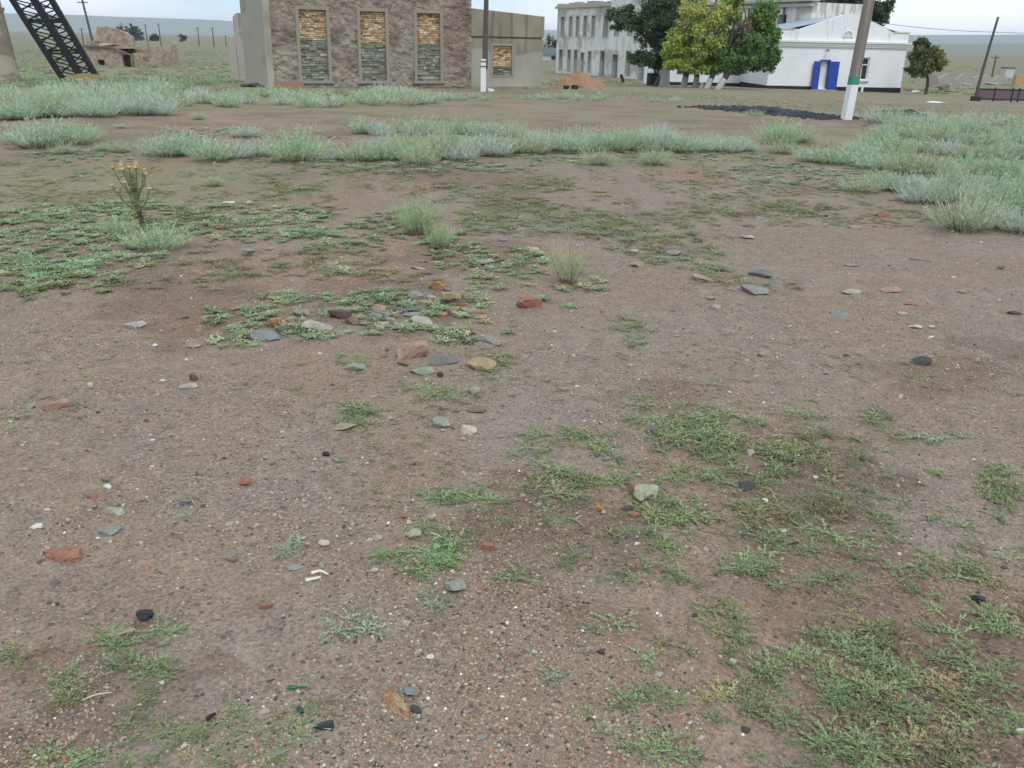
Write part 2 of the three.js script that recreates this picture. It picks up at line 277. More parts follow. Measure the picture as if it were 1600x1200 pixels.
  part('corner_pilaster', wallGeo([[-0.02, -sunk], [0.26, -sunk], [0.26, H - 0.75], [-0.02, H - 0.75]], [], 0.44, 20, 9).translate(0, 0, 0.045), beigeM, r);
  part('plinth', merged([slab(0.27, 1.55, -sunk, 0.24, -0.3, 0.10)]), mat([0.34, 0.19, 0.13], 1, { bumpMap: bump, bumpScale: 0.1 }), r);
  const frameM = mat([0.29, 0.26, 0.21], 0.95);
  wins.forEach(([c, w], k) => {
    const a = c - w / 2, b = c + w / 2, t = 0.14;
    const fr = part('window_frame', merged([slab(a - 0.01, a + t, y0, y1, -0.3, 0.05), slab(b - t, b + 0.01, y0, y1, -0.3, 0.05), slab(a + t, b - t, y1 - t, y1, -0.3, 0.045), slab(a - 0.08, b + 0.08, y0 - 0.12, y0, -0.3, 0.09)]), frameM, r);
    const mid = y0 + (y1 - y0) * [0.55, 0.52, 0.53][k];
    const st = part('stone_infill', courses(a + t, b - t, y0, mid, -0.1, 0.24, 0.10, 0.02, FIELD, 200 + k, 1.0), blockMat, fr); st.userData.kind = 'stuff';
    const bk = part('brick_infill', courses(a + t, b - t, mid, y1 - t, -0.1, 0.2, 0.078, 0.014, OCHRE, 210 + k, 0.34), blockMat, fr); bk.userData.kind = 'stuff';
    part('mortar_bed', slab(a + t, b - t, y0, y1 - t, -0.32, -0.135), mortarMat, fr);
  });
  // the low cement annex
  const A0 = V(W, 0, -0.25).applyAxisAngle(V(0, 1, 0), turn).add(P0), AW = 3.95, an = thing('cement_annex', 'low grey cement annex with one small bricked-up window beside the ruin', 'ruin', A0, turn);
  const ac = P2(512, 512, (i, j) => { const x = i / 512 * AW, y = j / 512 * 4, n = fbm(x * 1.1, y * 0.8, 121, 5), s = smooth(0.5, 0.75, fbm(x * 5, y * 0.6, 123, 4)), up = smooth(1.45, 1.6, y + (fbm(x * 1.5, 2, 127, 3) - 0.5) * 0.7); const c = [lerp(0.36, 0.27, up), lerp(0.335, 0.245, up), lerp(0.28, 0.19, up)]; return c.map((v) => v * (0.7 + 0.55 * n) * (1 - 0.32 * s * up)); }); ac.wrapS = ac.wrapT = THREE.RepeatWrapping;
  const am = new THREE.MeshStandardMaterial({ map: ac, roughness: 0.95 });
  part('front_wall', wallGeo([[0.02, -sunk], [AW, -sunk], [AW, 2.22], [0.02, 2.22]], [[1.2, 2.3, 0.5, 1.95]], 0.4, AW, 4), am, an);
  part('parapet', wallGeo([[0.02, 2.32], [AW + 0.03, 2.32], [AW + 0.03, 3.28], [2.9, 3.36], [1.2, 3.48], [0.02, 3.56]], [], 0.42, AW, 4).translate(0, 0, 0.012), am, an);
  part('groove', slab(0.05, AW - 0.04, 2.22, 2.32, -0.38, -0.05), mat([0.16, 0.14, 0.11], 1), an);
  const asd = wallGeo([[0, -sunk], [6, -sunk], [6, 3.1], [0, 3.25]], [], 0.4, AW, 4); asd.rotateY(Math.PI / 2); asd.translate(AW - 0.003, 0, -0.41); part('side_wall', asd, am, an);
  part('back_wall', slab(0.05, AW - 0.41, -sunk, 3.05, -6.4, -6.0), cement, an);
  const wf = part('window_frame', merged([slab(1.13, 1.24, 0.44, 2.0, -0.2, 0.02), slab(2.26, 2.37, 0.44, 2.0, -0.2, 0.02), slab(1.24, 2.26, 1.9, 2.0, -0.2, 0.018), slab(1.24, 2.26, 0.44, 0.52, -0.2, 0.018)]), frameM, an);
  part('stone_infill', courses(1.24, 2.26, 0.52, 0.95, -0.1, 0.3, 0.12, 0.025, FIELD.slice(1, 3), 231, 0.7), blockMat, wf).userData.kind = 'stuff';
  part('brick_infill', courses(1.24, 2.26, 0.95, 1.9, -0.1, 0.235, 0.083, 0.012, OCHRE, 232, 0.2), blockMat, wf).userData.kind = 'stuff';
  part('mortar_bed', slab(1.24, 2.26, 0.52, 1.9, -0.32, -0.14), mortarMat, wf);
  // a farther corner of another ruin behind its left edge
  const q = atDepth(374, 60, 66), b2 = thing('ruin_pillar', 'weathered plaster wall stub standing behind left edge of the plaster ruin', 'ruin', onGround(q.x, q.z), 0.3);
  part('pillar', wallGeo([[-0.2, -0.4], [0.35, -0.4], [0.4, 4.2], [0.05, 4.35], [-0.3, 4.1]], [], 3, 6, 6), cement, b2);
  part('crumbled_top', rockAt(0.55, 0.3, 0.6, 991).translate(0.05, 4.2, -0.4), mat([0.2, 0.17, 0.15], 1), b2);
  part('low_wall', wallGeo([[-0.75, -0.4], [-0.25, -0.4], [-0.3, 2.1], [-0.5, 2.4], [-0.75, 2.2]], [], 1.2, 6, 6).translate(0, 0, 0.05), cement, b2);
  // rubble at the corner
  for (const [dx, dz, s, k] of [[-0.5, 0.5, 0.55, 1], [-1.0, 0.2, 0.4, 2], [-0.1, 0.75, 0.35, 3]]) { const p = onGround(P0.x + dx, P0.z + dz); const m = part('rubble_block', rockAt(s, s * 0.5, s * 0.7, 900 + k), mat([0.07, 0.065, 0.06], 1)); m.position.set(p.x, p.y + s * 0.1, p.z); tag(m, ['largest', 'leftmost', 'smallest'][k - 1] + ' dark rubble block at foot of the ruin left corner', 'rubble', 'dark rubble at the ruin corner'); }
}
// ---------------------------------------------------------------- the long two-storey derelict building
{
  const A = onGround(5.0, -128), B = V(11.4, 0, -113), dir = B.clone().sub(A).setY(0).normalize(), turn = Math.atan2(-dir.z, dir.x);
  const L1 = 15.4, L2 = 37, r = thing('derelict_building', 'long two-storey derelict building with peeling whitewash and empty windows', 'building', V(A.x, A.y, A.z), turn);
  const wash = P2(1024, 256, (i, j) => { const x = i / 1024 * 48, y = j / 256 * 12, p = smooth(0.48, 0.60, fbm(x * 0.6 + 4, y * 0.7 + 1, 131, 6) - (y > 3 && y < 5 ? 0.05 : 0) - (x > 26 ? 0.12 : 0)) * 0.85, n = fbm(x * 3, y * 1.2, 133, 4), s = smooth(0.55, 0.72, fbm(x * 2.4, y * 0.3, 137, 3)); const c = [lerp(0.70, 0.44, p), lerp(0.69, 0.39, p), lerp(0.66, 0.32, p)]; return c.map((v) => v * (0.78 + 0.4 * n) * (1 - 0.12 * s)); }); wash.wrapS = wash.wrapT = THREE.RepeatWrapping;
  const wm = new THREE.MeshStandardMaterial({ map: wash, roughness: 0.95 }), dark = mat([0.045, 0.042, 0.04], 1), shelf = mat([0.42, 0.38, 0.33], 1), gloom = mat([0.36, 0.34, 0.31], 1), reveal = mat([0.5, 0.48, 0.45], 1);
  const up = [[1.7, 0.95], [4.1, 0.85], [6.1, 0.85], [8.2, 0.85], [10.4, 0.85], [13.6, 1.1]], low = [[1.5, 1.0, 0.7, 3.0], [4.0, 0.9, 0.6, 3.0], [5.9, 0.9, 0.6, 3.0], [7.8, 0.9, -0.3, 2.7], [9.8, 0.8, 0.6, 2.9], [13.2, 1.1, -0.3, 3.0]];
  const holes = [...up.map(([c, w]) => [c - w / 2, c + w / 2, 4.7, 7.0]), ...low.map(([c, w, a, b]) => [c - w / 2, c + w / 2, a, b])];
  part('front_wall', wallGeo([[0, -0.8], [L1, -0.8], [L1, 8.0], [0, 8.0]], holes, 0.5, 48, 12), wm, r);
  part('cornice', slab(-0.25, L1 - 0.01, 8.0, 8.3, -0.5, 0.3), shelf, r);
  part('parapet', merged(Array.from({ length: 9 }, (_, i) => slab(0.02 + i * 1.7, 0.02 + i * 1.7 + 1.68, 8.3, 8.38 + hash(i, 3, 8) * 0.35, -0.5, 0.1))), shelf, r);
  const ho = [...up.map(([c, w]) => [c, w, 4.7, 7.0]), ...low];
  ho.forEach(([c, w, a, b], i) => { const f = part('window_frame', merged([slab(c - w / 2 - 0.16, c - w / 2, a, b, -0.1, 0.06), slab(c + w / 2, c + w / 2 + 0.16, a, b, -0.1, 0.06), slab(c - w / 2 - 0.16, c + w / 2 + 0.16, b, b + 0.18, -0.1, 0.06)]), reveal, r); if (a > 0) part('sill', slab(c - w / 2 - 0.2, c + w / 2 + 0.2, a - 0.14, a, -0.2, 0.12), shelf, f); if (i % 3 !== 1) part('window_bars', merged([slab(c - 0.04, c + 0.04, Math.max(a, -0.2), b, -0.34, -0.28), slab(c - w / 2, c + w / 2, lerp(a, b, 0.66) - 0.03, lerp(a, b, 0.66) + 0.03, -0.345, -0.275)]), dark, f); });
  // the taller middle block and the far wing, continuing toward the viewer
  const T0 = L1, T1 = 24.6, hl = [[17.2, 1.3, -0.3, 2.7], [20.3, 1.1, 0.4, 3.1], [23.4, 1.1, -0.3, 3.0], [17.2, 1.1, 4.7, 7.0], [20.3, 1.1, 4.7, 7.0], [23.4, 1.1, 4.7, 7.0], [17.6, 1.2, 8.6, 10.2], [21.5, 1.4, 8.6, 9.9]];
  part('tower_wall', wallGeo([[T0 + 0.01, -0.8], [T1, -0.8], ...ragged(T0 + 0.01, T1, 11.2, 0.25, 41)], hl.map(([c, w, a, b]) => [c - w / 2, c + w / 2, a, b]), 0.6, 48, 12).translate(0, 0, 0.45), wm, r);
  const ts = wallGeo([[0, 7.5], [5.6, 7.5], [5.6, 10.9], [0, 11.1]], [], 0.5, 48, 12); ts.rotateY(Math.PI / 2); ts.translate(T0 + 0.51, 0, -0.16); part('tower_side', ts, wm, r);
  hl.forEach(([c, w, a, b]) => part('window_frame', merged([slab(c - w / 2 - 0.14, c - w / 2, a, b, 0.3, 0.51), slab(c + w / 2, c + w / 2 + 0.14, a, b, 0.3, 0.51), slab(c - w / 2 - 0.14, c + w / 2 + 0.14, b, b + 0.16, 0.3, 0.51)]), reveal, r));
  const wl = []; for (let x = 27; x < L2 + 12; x += 3.2) { wl.push([x, 1.2, 0.9, 3.0], [x, 1.2, 4.7, 6.6]); }
  part('wing_wall', wallGeo([[T1 + 0.01, -0.8], [L2 + 13, -0.8], [L2 + 13, 7.6], [T1 + 0.01, 7.6]], wl.map(([c, w, a, b]) => [c - w / 2, c + w / 2, a, b]), 0.5, 48, 12), wm, r);
  part('wing_cornice', merged([slab(T1 + 0.01, L2 + 13.2, 7.2, 7.42, -0.1, 0.35), slab(T1 + 0.01, L2 + 13.3, 7.6, 7.85, -0.5, 0.5)]), shelf, r);
  part('wing_parapet', wallGeo([[T1 + 0.01, 7.85], [L2 + 13, 7.85], ...ragged(T1 + 0.01, L2 + 13, 8.5, 0.25, 43, 24)], [], 0.4, 48, 12), wm, r);
  for (const x of [41.5, 46.5]) part('downpipe', slab(x, x + 0.12, 3, 7.2, 0.1, 0.22), mat([0.12, 0.09, 0.08], 0.8), r);
  // inner floor, rear and end walls, so that the rooms behind the openings are dark by themselves
  part('rear_wall', slab(0, L2 + 13, -0.8, 7.6, -6.5, -6), shelf, r); part('end_wall', slab(0.002, 0.5, -0.8, 7.98, -6, -0.51), wm, r); part('end_wall', slab(L2 + 12.5, L2 + 12.998, -0.8, 7.5, -6, -0.51), wm, r);
  part('floor_slab', merged([slab(0.51, L2 + 12.4, 3.9, 4.2, -5.9, -0.52)]), gloom, r); part('roof_slab', slab(0.51, L2 + 12.4, 7.3, 7.55, -5.9, -0.52), gloom, r);
}
// ---------------------------------------------------------------- the white gabled building
{
  const O = onGround(19.55, -74.4), turn = 0.07, W = 10.85, r = thing('gabled_building', 'freshly whitewashed gabled building with open blue double door', 'building', V(O.x, O.y + 0.02, O.z), turn);
  const wt = P2(512, 256, (i, j) => { const x = i / 512 * 11, y = j / 256 * 6, n = fbm(x * 1.2, y * 0.6, 141, 5), s = smooth(0.6, 0.75, fbm(x * 3, y * 0.5 + 3, 143, 4)) * smooth(2.9, 3.3, y); return [0.85, 0.865, 0.885].map((v, k) => v * (0.92 + 0.14 * (n - 0.3)) * (1 - 0.16 * s * [1, 1.1, 1.3][k])); }); wt.wrapS = wt.wrapT = THREE.RepeatWrapping;
  const wm = new THREE.MeshStandardMaterial({ map: wt, roughness: 0.92 }), tar = mat([0.018, 0.018, 0.02], 0.9), trim = mat([0.76, 0.76, 0.74], 0.9), blue = mat([0.022, 0.055, 0.36], 0.55), roofM = mat([0.38, 0.42, 0.48], 0.45, { metalness: 0.3 });
  const outline = [[0, -0.4], [W, -0.4], [W, 4.25], [9.6, 4.25], [8.6, 4.7], [7.4, 5.2], [6.3, 5.52], [5.9, 5.54], [5.4, 5.46], [4.0, 4.98], [2.2, 4.4], [1.7, 4.34], [0, 4.34]];
  part('front_wall', wallGeo(outline, [[4.12, 4.80, 0.05, 2.12], [6.95, 8.05, 0.72, 2.42]], 0.4, 11, 6), wm, r);
  const fan = new THREE.TorusGeometry(0.36, 0.05, 6, 14, Math.PI).translate(5.95, 3.95, 0.03), fd = new THREE.Shape(); fd.absarc(0, 0, 0.3, 0, Math.PI, false); const niche = new THREE.ExtrudeGeometry(fd, { depth: 0.03, bevelEnabled: false }).translate(5.95, 3.95, 0.001);
  part('gable_niche', niche, mat([0.62, 0.62, 0.6], 0.95), r); part('niche_arch', merged([fan, slab(5.5, 6.4, 3.87, 3.94, 0, 0.08)]), trim, r);
  part('cornice', merged([slab(-0.12, W + 0.12, 3.12, 3.24, -0.3, 0.12), slab(-0.25, W + 0.25, 3.42, 3.56, -0.3, 0.28), slab(-0.18, W + 0.18, 3.243, 3.417, -0.3, 0.18)]), trim, r);
  for (const q of [slab(9.55, W + 0.06, 4.25, 4.31, -0.42, 0.06), slab(-0.06, 1.75, 4.34, 4.40, -0.42, 0.06)]) part('parapet_cap', q, mat([0.6, 0.58, 0.52], 0.9), r);
  part('black_plinth', merged([slab(-0.03, 3.6, -0.4, 0.2, -0.1, 0.035), slab(5.3, W + 0.03, -0.4, 0.2, -0.1, 0.035)]), tar, r);
  const sd = (x, t) => wallGeo([[0.4, -0.4], [8.4, -0.4], [8.4, 4.0], [0.4, 4.0]], [], 0.4, 11, 6).rotateY(Math.PI / 2).translate(x, 0, 0);
  part('side_wall', sd(0.401), wm, r); part('side_wall', sd(W - 0.001), wm, r);
  part('side_plinth', slab(-0.034, 0.1, -0.4, 0.2, -8.4, -0.101), tar, r);
  part('side_cornice', slab(-0.24, 0.1, 3.42, 3.56, -8.4, -0.301), trim, r);
  part('rear_wall', wallGeo([[0.4, -0.4], [W - 0.4, -0.4], [W - 0.4, 4], [5.9, 5.3], [0.4, 4]], [], 0.4, 11, 6).translate(0, 0, -8.01), wm, r);
  const rf = (x0, y0, x1, y1) => { const a = V(x0, y0, 0), b = V(x1, y1, 0), g = bar(a, b, 0.06, 8.1); return g.translate(0, 0, -4.5); };
  part('roof', merged([rf(-0.35, 4.06, 5.9, 5.36), rf(5.9, 5.36, W + 0.35, 4.06)]), roofM, r);
  part('roof_edge', slab(-0.42, -0.3, 3.9, 4.02, -8.5, -0.45), tar, r);
  // the open double door
  const dr = part('door_frame', merged([slab(4.03, 4.12, 0, 2.2, -0.3, 0.03), slab(4.80, 4.89, 0, 2.2, -0.3, 0.03), slab(4.12, 4.80, 2.12, 2.2, -0.3, 0.028)]), blue, r);
  const leafG = (s) => { const g = merged([slab(0, s * 0.62, 0.0, 2.12, -0.03, 0.03), slab(0.06 * s, s * 0.56, 0.15, 0.95, 0.025, 0.045), slab(0.06 * s, s * 0.56, 1.1, 1.98, 0.025, 0.045)].map((b) => b)); return g; };
  const l1 = part('door_leaf', merged([slab(-0.62, 0, 0.0, 2.12, -0.03, 0.03), slab(-0.54, -0.08, 0.15, 0.95, 0.03, 0.045), slab(-0.54, -0.08, 1.1, 1.98, 0.03, 0.045)]), blue, r); l1.position.set(4.10, -0.05, 0.07); l1.rotation.y = 0.25;
  const l2 = part('door_leaf', merged([slab(0, 0.75, 0.0, 2.12, -0.03, 0.03), slab(0.1, 0.65, 0.15, 0.95, 0.03, 0.045), slab(0.1, 0.65, 1.1, 1.98, 0.03, 0.045)]), blue, r); l2.position.set(4.82, -0.05, 0.07); l2.rotation.y = -0.1;
  part('handle', slab(-0.58, -0.55, 0.95, 1.12, 0.045, 0.09), mat([0.3, 0.3, 0.3], 0.4, { metalness: 0.8 }), l1); part('handle', slab(0.67, 0.7, 0.95, 1.12, 0.045, 0.09), mat([0.3, 0.3, 0.3], 0.4, { metalness: 0.8 }), l2);
  part('inner_door', slab(4.12, 4.80, 0, 2.12, -0.36, -0.3), mat([0.78, 0.78, 0.76], 0.8), dr);
  part('door_step', slab(3.5, 5.4, -0.3, -0.02, 0.1, 0.9), mat([0.3, 0.28, 0.25], 0.95), r);
  const wf = part('window_frame', merged([slab(6.95, 7.04, 0.72, 2.42, -0.25, -0.12), slab(7.96, 8.05, 0.72, 2.42, -0.25, -0.12), slab(7.04, 7.96, 2.33, 2.42, -0.25, -0.122), slab(7.04, 7.96, 0.72, 0.81, -0.25, -0.122), slab(7.46, 7.54, 0.81, 1.84, -0.245, -0.125), slab(7.04, 7.96, 1.84, 1.91, -0.245, -0.126)]), trim, r);
  const glass = new THREE.MeshPhysicalMaterial({ color: 0xffffff, roughness: 0.03, transmission: 1, thickness: 0 });
  for (const q of [[7.04, 7.46, 0.81, 1.84], [7.54, 7.96, 0.81, 1.84], [7.04, 7.96, 1.91, 2.33]]) part('pane', slab(...q, -0.2, -0.196), glass, wf);
  part('inner_wall', slab(6.0, 9.4, 0.0, 2.9, -3.2, -3.1), mat([0.55, 0.55, 0.53], 1), wf);
  part('sill', slab(6.85, 8.15, 0.6, 0.7, -0.2, 0.12), mat([0.5, 0.5, 0.5], 0.9), wf);
  const lamp = part('wall_lamp', merged([bar(V(4.35, 2.85, 0), V(4.45, 2.95, 0.3), 0.04), new THREE.ConeGeometry(0.13, 0.2, 10).translate(4.45, 2.88, 0.32)]), mat([0.12, 0.12, 0.13], 0.6), r);
  // lower wing set back on the left
  const q = onGround(12.0, -81), w = thing('low_white_wing', 'low white annex with dark plinth behind the whitewashed tree trunks', 'building', V(q.x, q.y, q.z), 0.05), WW = 8.4;
  const wh = [[1.5, 2.9, 0.85, 2.2], [3.9, 5.2, 0.85, 2.2], [6.0, 7.1, 0.85, 2.2]];
  part('front_wall', wallGeo([[0, -0.5], [WW, -0.5], [WW, 3.3], [0, 3.3]], wh, 0.35, 11, 6), wm, w); part('side_wall', slab(0.002, 0.35, -0.5, 3.28, -7, -0.351), wm, w); part('roof', slab(-0.3, WW, 3.3, 3.45, -7.2, 0.35), roofM, w);
  part('black_plinth', slab(-0.04, WW, -0.5, 0.25, -0.2, 0.04), tar, w);
  for (const [a, b, c, d] of wh) { const f = part('window_frame', merged([slab(a, a + 0.08, c, d, -0.2, -0.08), slab(b - 0.08, b, c, d, -0.2, -0.08), slab(a + 0.08, b - 0.08, d - 0.08, d, -0.2, -0.082), slab(a + 0.08, b - 0.08, c, c + 0.08, -0.2, -0.082), slab((a + b) / 2 - 0.04, (a + b) / 2 + 0.04, c + 0.08, d - 0.08, -0.195, -0.085)]), mat([0.16, 0.2, 0.26], 0.7), w); part('pane', slab(a + 0.08, b - 0.08, c + 0.08, d - 0.08, -0.15, -0.145), glass, f); }
  part('inner_wall', slab(0.4, WW, -0.5, 3.2, -3, -2.9), mat([0.5, 0.5, 0.48], 1), w);
  const bn = thing('soot_black_bin', 'soot-black coal bin in the shade between white annex and big tree trunk', 'bin', onGround(11.15, -77), 0.2), bm = mat([0.012, 0.012, 0.014], 0.9);
  part('box', merged([slab(-0.5, 0.5, -0.2, 0.95, -0.7, -0.62), slab(-0.5, -0.42, -0.2, 0.95, -0.62, 0.3), slab(0.42, 0.5, -0.2, 0.95, -0.62, 0.3), slab(-0.42, 0.42, -0.2, 0.6, 0.22, 0.3)]), bm, bn); part('coal_fill', rockAt(0.8, 0.6, 0.8, 77).translate(0, 0.4, -0.2), bm, bn);
  const st = thing('dark_stump', 'small dark leaning stump on bare ground before the derelict building', 'stump', onGround(9.6, -88), 0), sm = mat([0.035, 0.03, 0.028], 1);
  part('trunk', limb([V(0.15, -0.2, 0), V(0.08, 0.3, 0), V(-0.1, 0.75, 0.05)], 0.2, 0.13), sm, st); part('broken_branch', limb([V(0.02, 0.3, 0), V(-0.3, 0.1, 0.1)], 0.08, 0.05), mat([0.3, 0.28, 0.26], 1), st);
}
// ---------------------------------------------------------------- trees
const barkM = mat([0.09, 0.075, 0.06], 1), limeM = mat([0.46, 0.45, 0.43], 0.95), foliageM = leafMat({ transmission: 0.35 });
function crown(clusters, seed, size) {                                    // clusters: [centre, rx, ry, rz, leaves, colour]
  const R = rng(seed), B = new Blades();
  for (let [c, rx, ry, rz, n, col] of clusters) {
    n *= 3.2; const sub = []; for (let i = 0; i < 34; i++) { const d = V(R() - 0.5, R() - 0.5, R() - 0.5).normalize().multiplyScalar(0.35 + 0.7 * R()); sub.push([c.x + d.x * rx, c.y + d.y * ry, c.z + d.z * rz, 0.16 + R() * 0.22]); }
    for (let i = 0; i < n; i++) {
      const s = sub[Math.floor(R() * sub.length)], d = V(R() - 0.5, R() - 0.5, R() - 0.5).normalize(), k = s[3] * Math.pow(R(), 0.45);
      const p = V(s[0] + d.x * rx * k, s[1] + d.y * ry * k, s[2] + d.z * rz * k), dir = V(R() - 0.5, R() * 0.8 - 0.6, R() - 0.5).normalize(), side = dir.clone().cross(V(R() - 0.5, R() - 0.5, R() - 0.5)).normalize(), L = size * (0.6 + R() * 0.8);
      B.leaf(p, dir, side, L, L * 0.55, vary(col, R, 0.35, 0.15));
    }
  }
  return B.geometry();
}
function tree(name, label, base, stems, clusters, seed, leaf, lime, group) { // stems: [[points], r0, r1]; lime: height of the whitewash
  const t = thing(name, label, 'tree', base, 0, group), L = (p) => p.clone().sub(base);
  stems.forEach(([pts, r0, r1], i) => {
    const q = pts.map(L);
    if (lime && i < lime.n) {
      const all = new THREE.CatmullRomCurve3(q), cut = lime.t, a = [0, 0.5, 1].map((k) => all.getPoint(k * cut)), b = [0, 0.33, 0.66, 1].map((k) => all.getPoint(lerp(cut, 1, k)));
      part('whitewashed_trunk', limb(a, r0, lerp(r0, r1, cut), 9), limeM, t); part('trunk', limb(b, lerp(r0, r1, cut) * 0.98, r1, 9), barkM, t);
    } else part(i < (lime?.n ?? 1) ? 'trunk' : 'branch', limb(q, r0, r1, 6), barkM, t);
  });
  const o = clusters.map(([c, ...r]) => [L(c), ...r]); part('crown', crown(o, seed, leaf), foliageM, t); return t;
}
const px = (u, v, D) => atDepth(u, v, D);
const DG = [0.105, 0.165, 0.085], MG = [0.17, 0.28, 0.09], YG = [0.42, 0.50, 0.13], KH = [0.33, 0.32, 0.14], BR = [0.27, 0.21, 0.13], OL = [0.27, 0.27, 0.11], BG = [0.10, 0.18, 0.11];
{
  let D = 72, b = onGround(px(1036, 137, D).x, -D), c = (u, v, dz = 0) => px(u, v, D + dz), S = D / 1400;   // S: metres per pixel, roughly
  tree('old_elm_tree', 'big dark green tree with thick whitewashed trunk before the derelict building', b,
    [[[b.clone().add(V(0, -0.3, 0)), b.clone().add(V(0.02, 1, 0)), b.clone().add(V(-0.1, 2.2, 0)), c(1030, 60), c(1020, 10)], 0.52, 0.18], [[b.clone().add(V(-0.9, -0.25, 0.3)), b.clone().add(V(-0.4, 0.5, 0.15)), b.clone().add(V(-0.1, 1.3, 0))], 0.16, 0.2], [[c(1032, 85), c(1000, 50), c(975, 32)], 0.16, 0.05], [[c(1031, 70), c(1050, 30), c(1060, -5)], 0.18, 0.05], [[c(1033, 90), c(1010, 85), c(995, 88)], 0.1, 0.04]],
    [[c(985, 28), 36 * S, 20 * S, 1.6, 1300, DG], [c(1030, 12, -1), 42 * S, 30 * S, 2, 1700, DG], [c(1068, 5, 1), 30 * S, 34 * S, 2, 1200, BG], [c(1018, 52, 1), 28 * S, 22 * S, 1.6, 700, DG], [c(1045, 70), 26 * S, 24 * S, 1.5, 900, BG], [c(1005, 92, -0.5), 20 * S, 14 * S, 1.1, 700, DG], [c(1035, 96, 0.5), 22 * S, 13 * S, 1.2, 700, DG], [c(1020, -45), 70 * S, 30 * S, 2.4, 1800, DG], [c(962, 22, 1), 14 * S, 10 * S, 0.8, 300, DG], [c(1040, 45, -1), 30 * S, 16 * S, 1, 700, BG]], 301, 0.19, { n: 1, t: 0.3 });
  D = 68.5; b = onGround(px(1076, 139, D).x, -D); S = D / 1400;
  const b2 = onGround(px(1069, 139, D).x, -D), b3 = onGround(px(1085, 139, D).x, -D + 0.2);
  tree('yellowing_elm_tree', 'yellowing bushy tree on two slim whitewashed trunks', b,
    [[[b2.clone().add(V(-0.1, -0.3, 0)), b2.clone().add(V(0.05, 0.8, 0)), b2.clone().add(V(0.15, 2.2, 0)), c(1085, 50), c(1090, 5)], 0.27, 0.08], [[b3.clone().add(V(-0.05, -0.3, 0)), b3.clone().add(V(0.08, 0.8, 0)), b3.clone().add(V(0, 2.2, 0)), c(1105, 45), c(1120, 0)], 0.24, 0.07], [[c(1085, 90), c(1060, 75), c(1050, 85)], 0.09, 0.03], [[c(1090, 85), c(1125, 70), c(1135, 60)], 0.09, 0.03]],
    [[c(1078, 90, -1), 38 * S, 22 * S, 1.5, 1900, YG], [c(1064, 70, -1), 26 * S, 22 * S, 1.2, 1100, YG], [c(1118, 92, -1), 26 * S, 18 * S, 1.2, 900, [0.3, 0.42, 0.12]], [c(1095, 60, -1.4), 32 * S, 30 * S, 1.5, 1600, [0.44, 0.50, 0.15]], [c(1112, 32, -1.4), 32 * S, 30 * S, 1.5, 1500, [0.48, 0.50, 0.17]], [c(1140, 12, -1), 22 * S, 26 * S, 1.2, 1000, [0.34, 0.46, 0.13]], [c(1085, 22, -1), 24 * S, 24 * S, 1.2, 900, [0.46, 0.47, 0.18]], [c(1110, 88, 0.5), 26 * S, 20 * S, 1.3, 900, MG], [c(1052, 98), 16 * S, 10 * S, 0.9, 400, YG], [c(1130, 70, -0.5), 20 * S, 20 * S, 1, 600, [0.18, 0.26, 0.09]], [c(1120, -30), 40 * S, 24 * S, 1.4, 900, MG]], 311, 0.19, { n: 2, t: 0.24 });
  D = 67; b = onGround(px(1112, 141, D).x, -D); S = D / 1400;
  const b4 = onGround(px(1103, 140, D).x, -D), b5 = onGround(px(1118, 143, D).x, -D + 0.6);
  tree('leaning_elm_tree', 'green tree with dead brown sprays and two leaning whitewashed trunks beside white gable', b,
    [[[b4.clone().add(V(-0.05, -0.3, 0)), b4.clone().add(V(0.35, 0.8, 0)), b4.clone().add(V(0.8, 1.9, 0)), c(1140, 70), c(1150, 20)], 0.24, 0.07], [[b5.clone().add(V(-0.1, -0.3, 0)), b5.clone().add(V(0.5, 0.8, 0)), b5.clone().add(V(1.1, 1.9, 0)), c(1170, 70), c(1190, 15)], 0.26, 0.07], [[c(1150, 90), c(1190, 80), c(1202, 90)], 0.09, 0.03], [[c(1145, 60), c(1165, 30), c(1160, 5)], 0.08, 0.02]],
    [[c(1130, 98), 24 * S, 14 * S, 1.2, 900, MG], [c(1160, 96, -0.5), 26 * S, 15 * S, 1.3, 1000, MG], [c(1192, 92), 20 * S, 20 * S, 1.2, 900, [0.12, 0.21, 0.08]], [c(1198, 60, 0.5), 17 * S, 28 * S, 1.1, 1000, [0.16, 0.27, 0.09]], [c(1195, 22), 16 * S, 26 * S, 1, 800, [0.2, 0.31, 0.09]], [c(1166, 58), 14 * S, 32 * S, 1, 500, BR], [c(1150, 78, 0.4), 20 * S, 16 * S, 1, 600, [0.17, 0.22, 0.1]], [c(1180, 40, 0.6), 12 * S, 26 * S, 0.8, 350, KH], [c(1140, 62, 0.8), 14 * S, 14 * S, 0.8, 350, BG], [c(1209, 88), 9 * S, 20 * S, 0.6, 500, MG], [c(1205, 40), 9 * S, 30 * S, 0.6, 600, [0.2, 0.31, 0.09]], [c(1178, 75, -1), 22 * S, 26 * S, 1, 1000, MG]], 321, 0.19, { n: 2, t: 0.22 });
  D = 93; b = onGround(px(1312, 120, D).x, -D); S = D / 1400;
  tree('poplar_tree', 'dark tree rising behind the gable roof, left of the concrete pole', b, [[[b.clone().add(V(0, -0.3, 0)), b.clone().add(V(0.1, 3, 0)), c(1310, 20), c(1312, -40)], 0.4, 0.1]],
    [[c(1300, 14), 24 * S, 20 * S, 1.8, 1300, [0.06, 0.11, 0.06]], [c(1328, 8, 0.5), 20 * S, 22 * S, 1.6, 900, [0.06, 0.11, 0.06]], [c(1315, -25), 34 * S, 24 * S, 2, 1200, DG], [c(1310, 45), 24 * S, 20 * S, 1.6, 600, DG]], 331, 0.3);
  D = 96; b = onGround(px(1372, 120, D).x, -D);
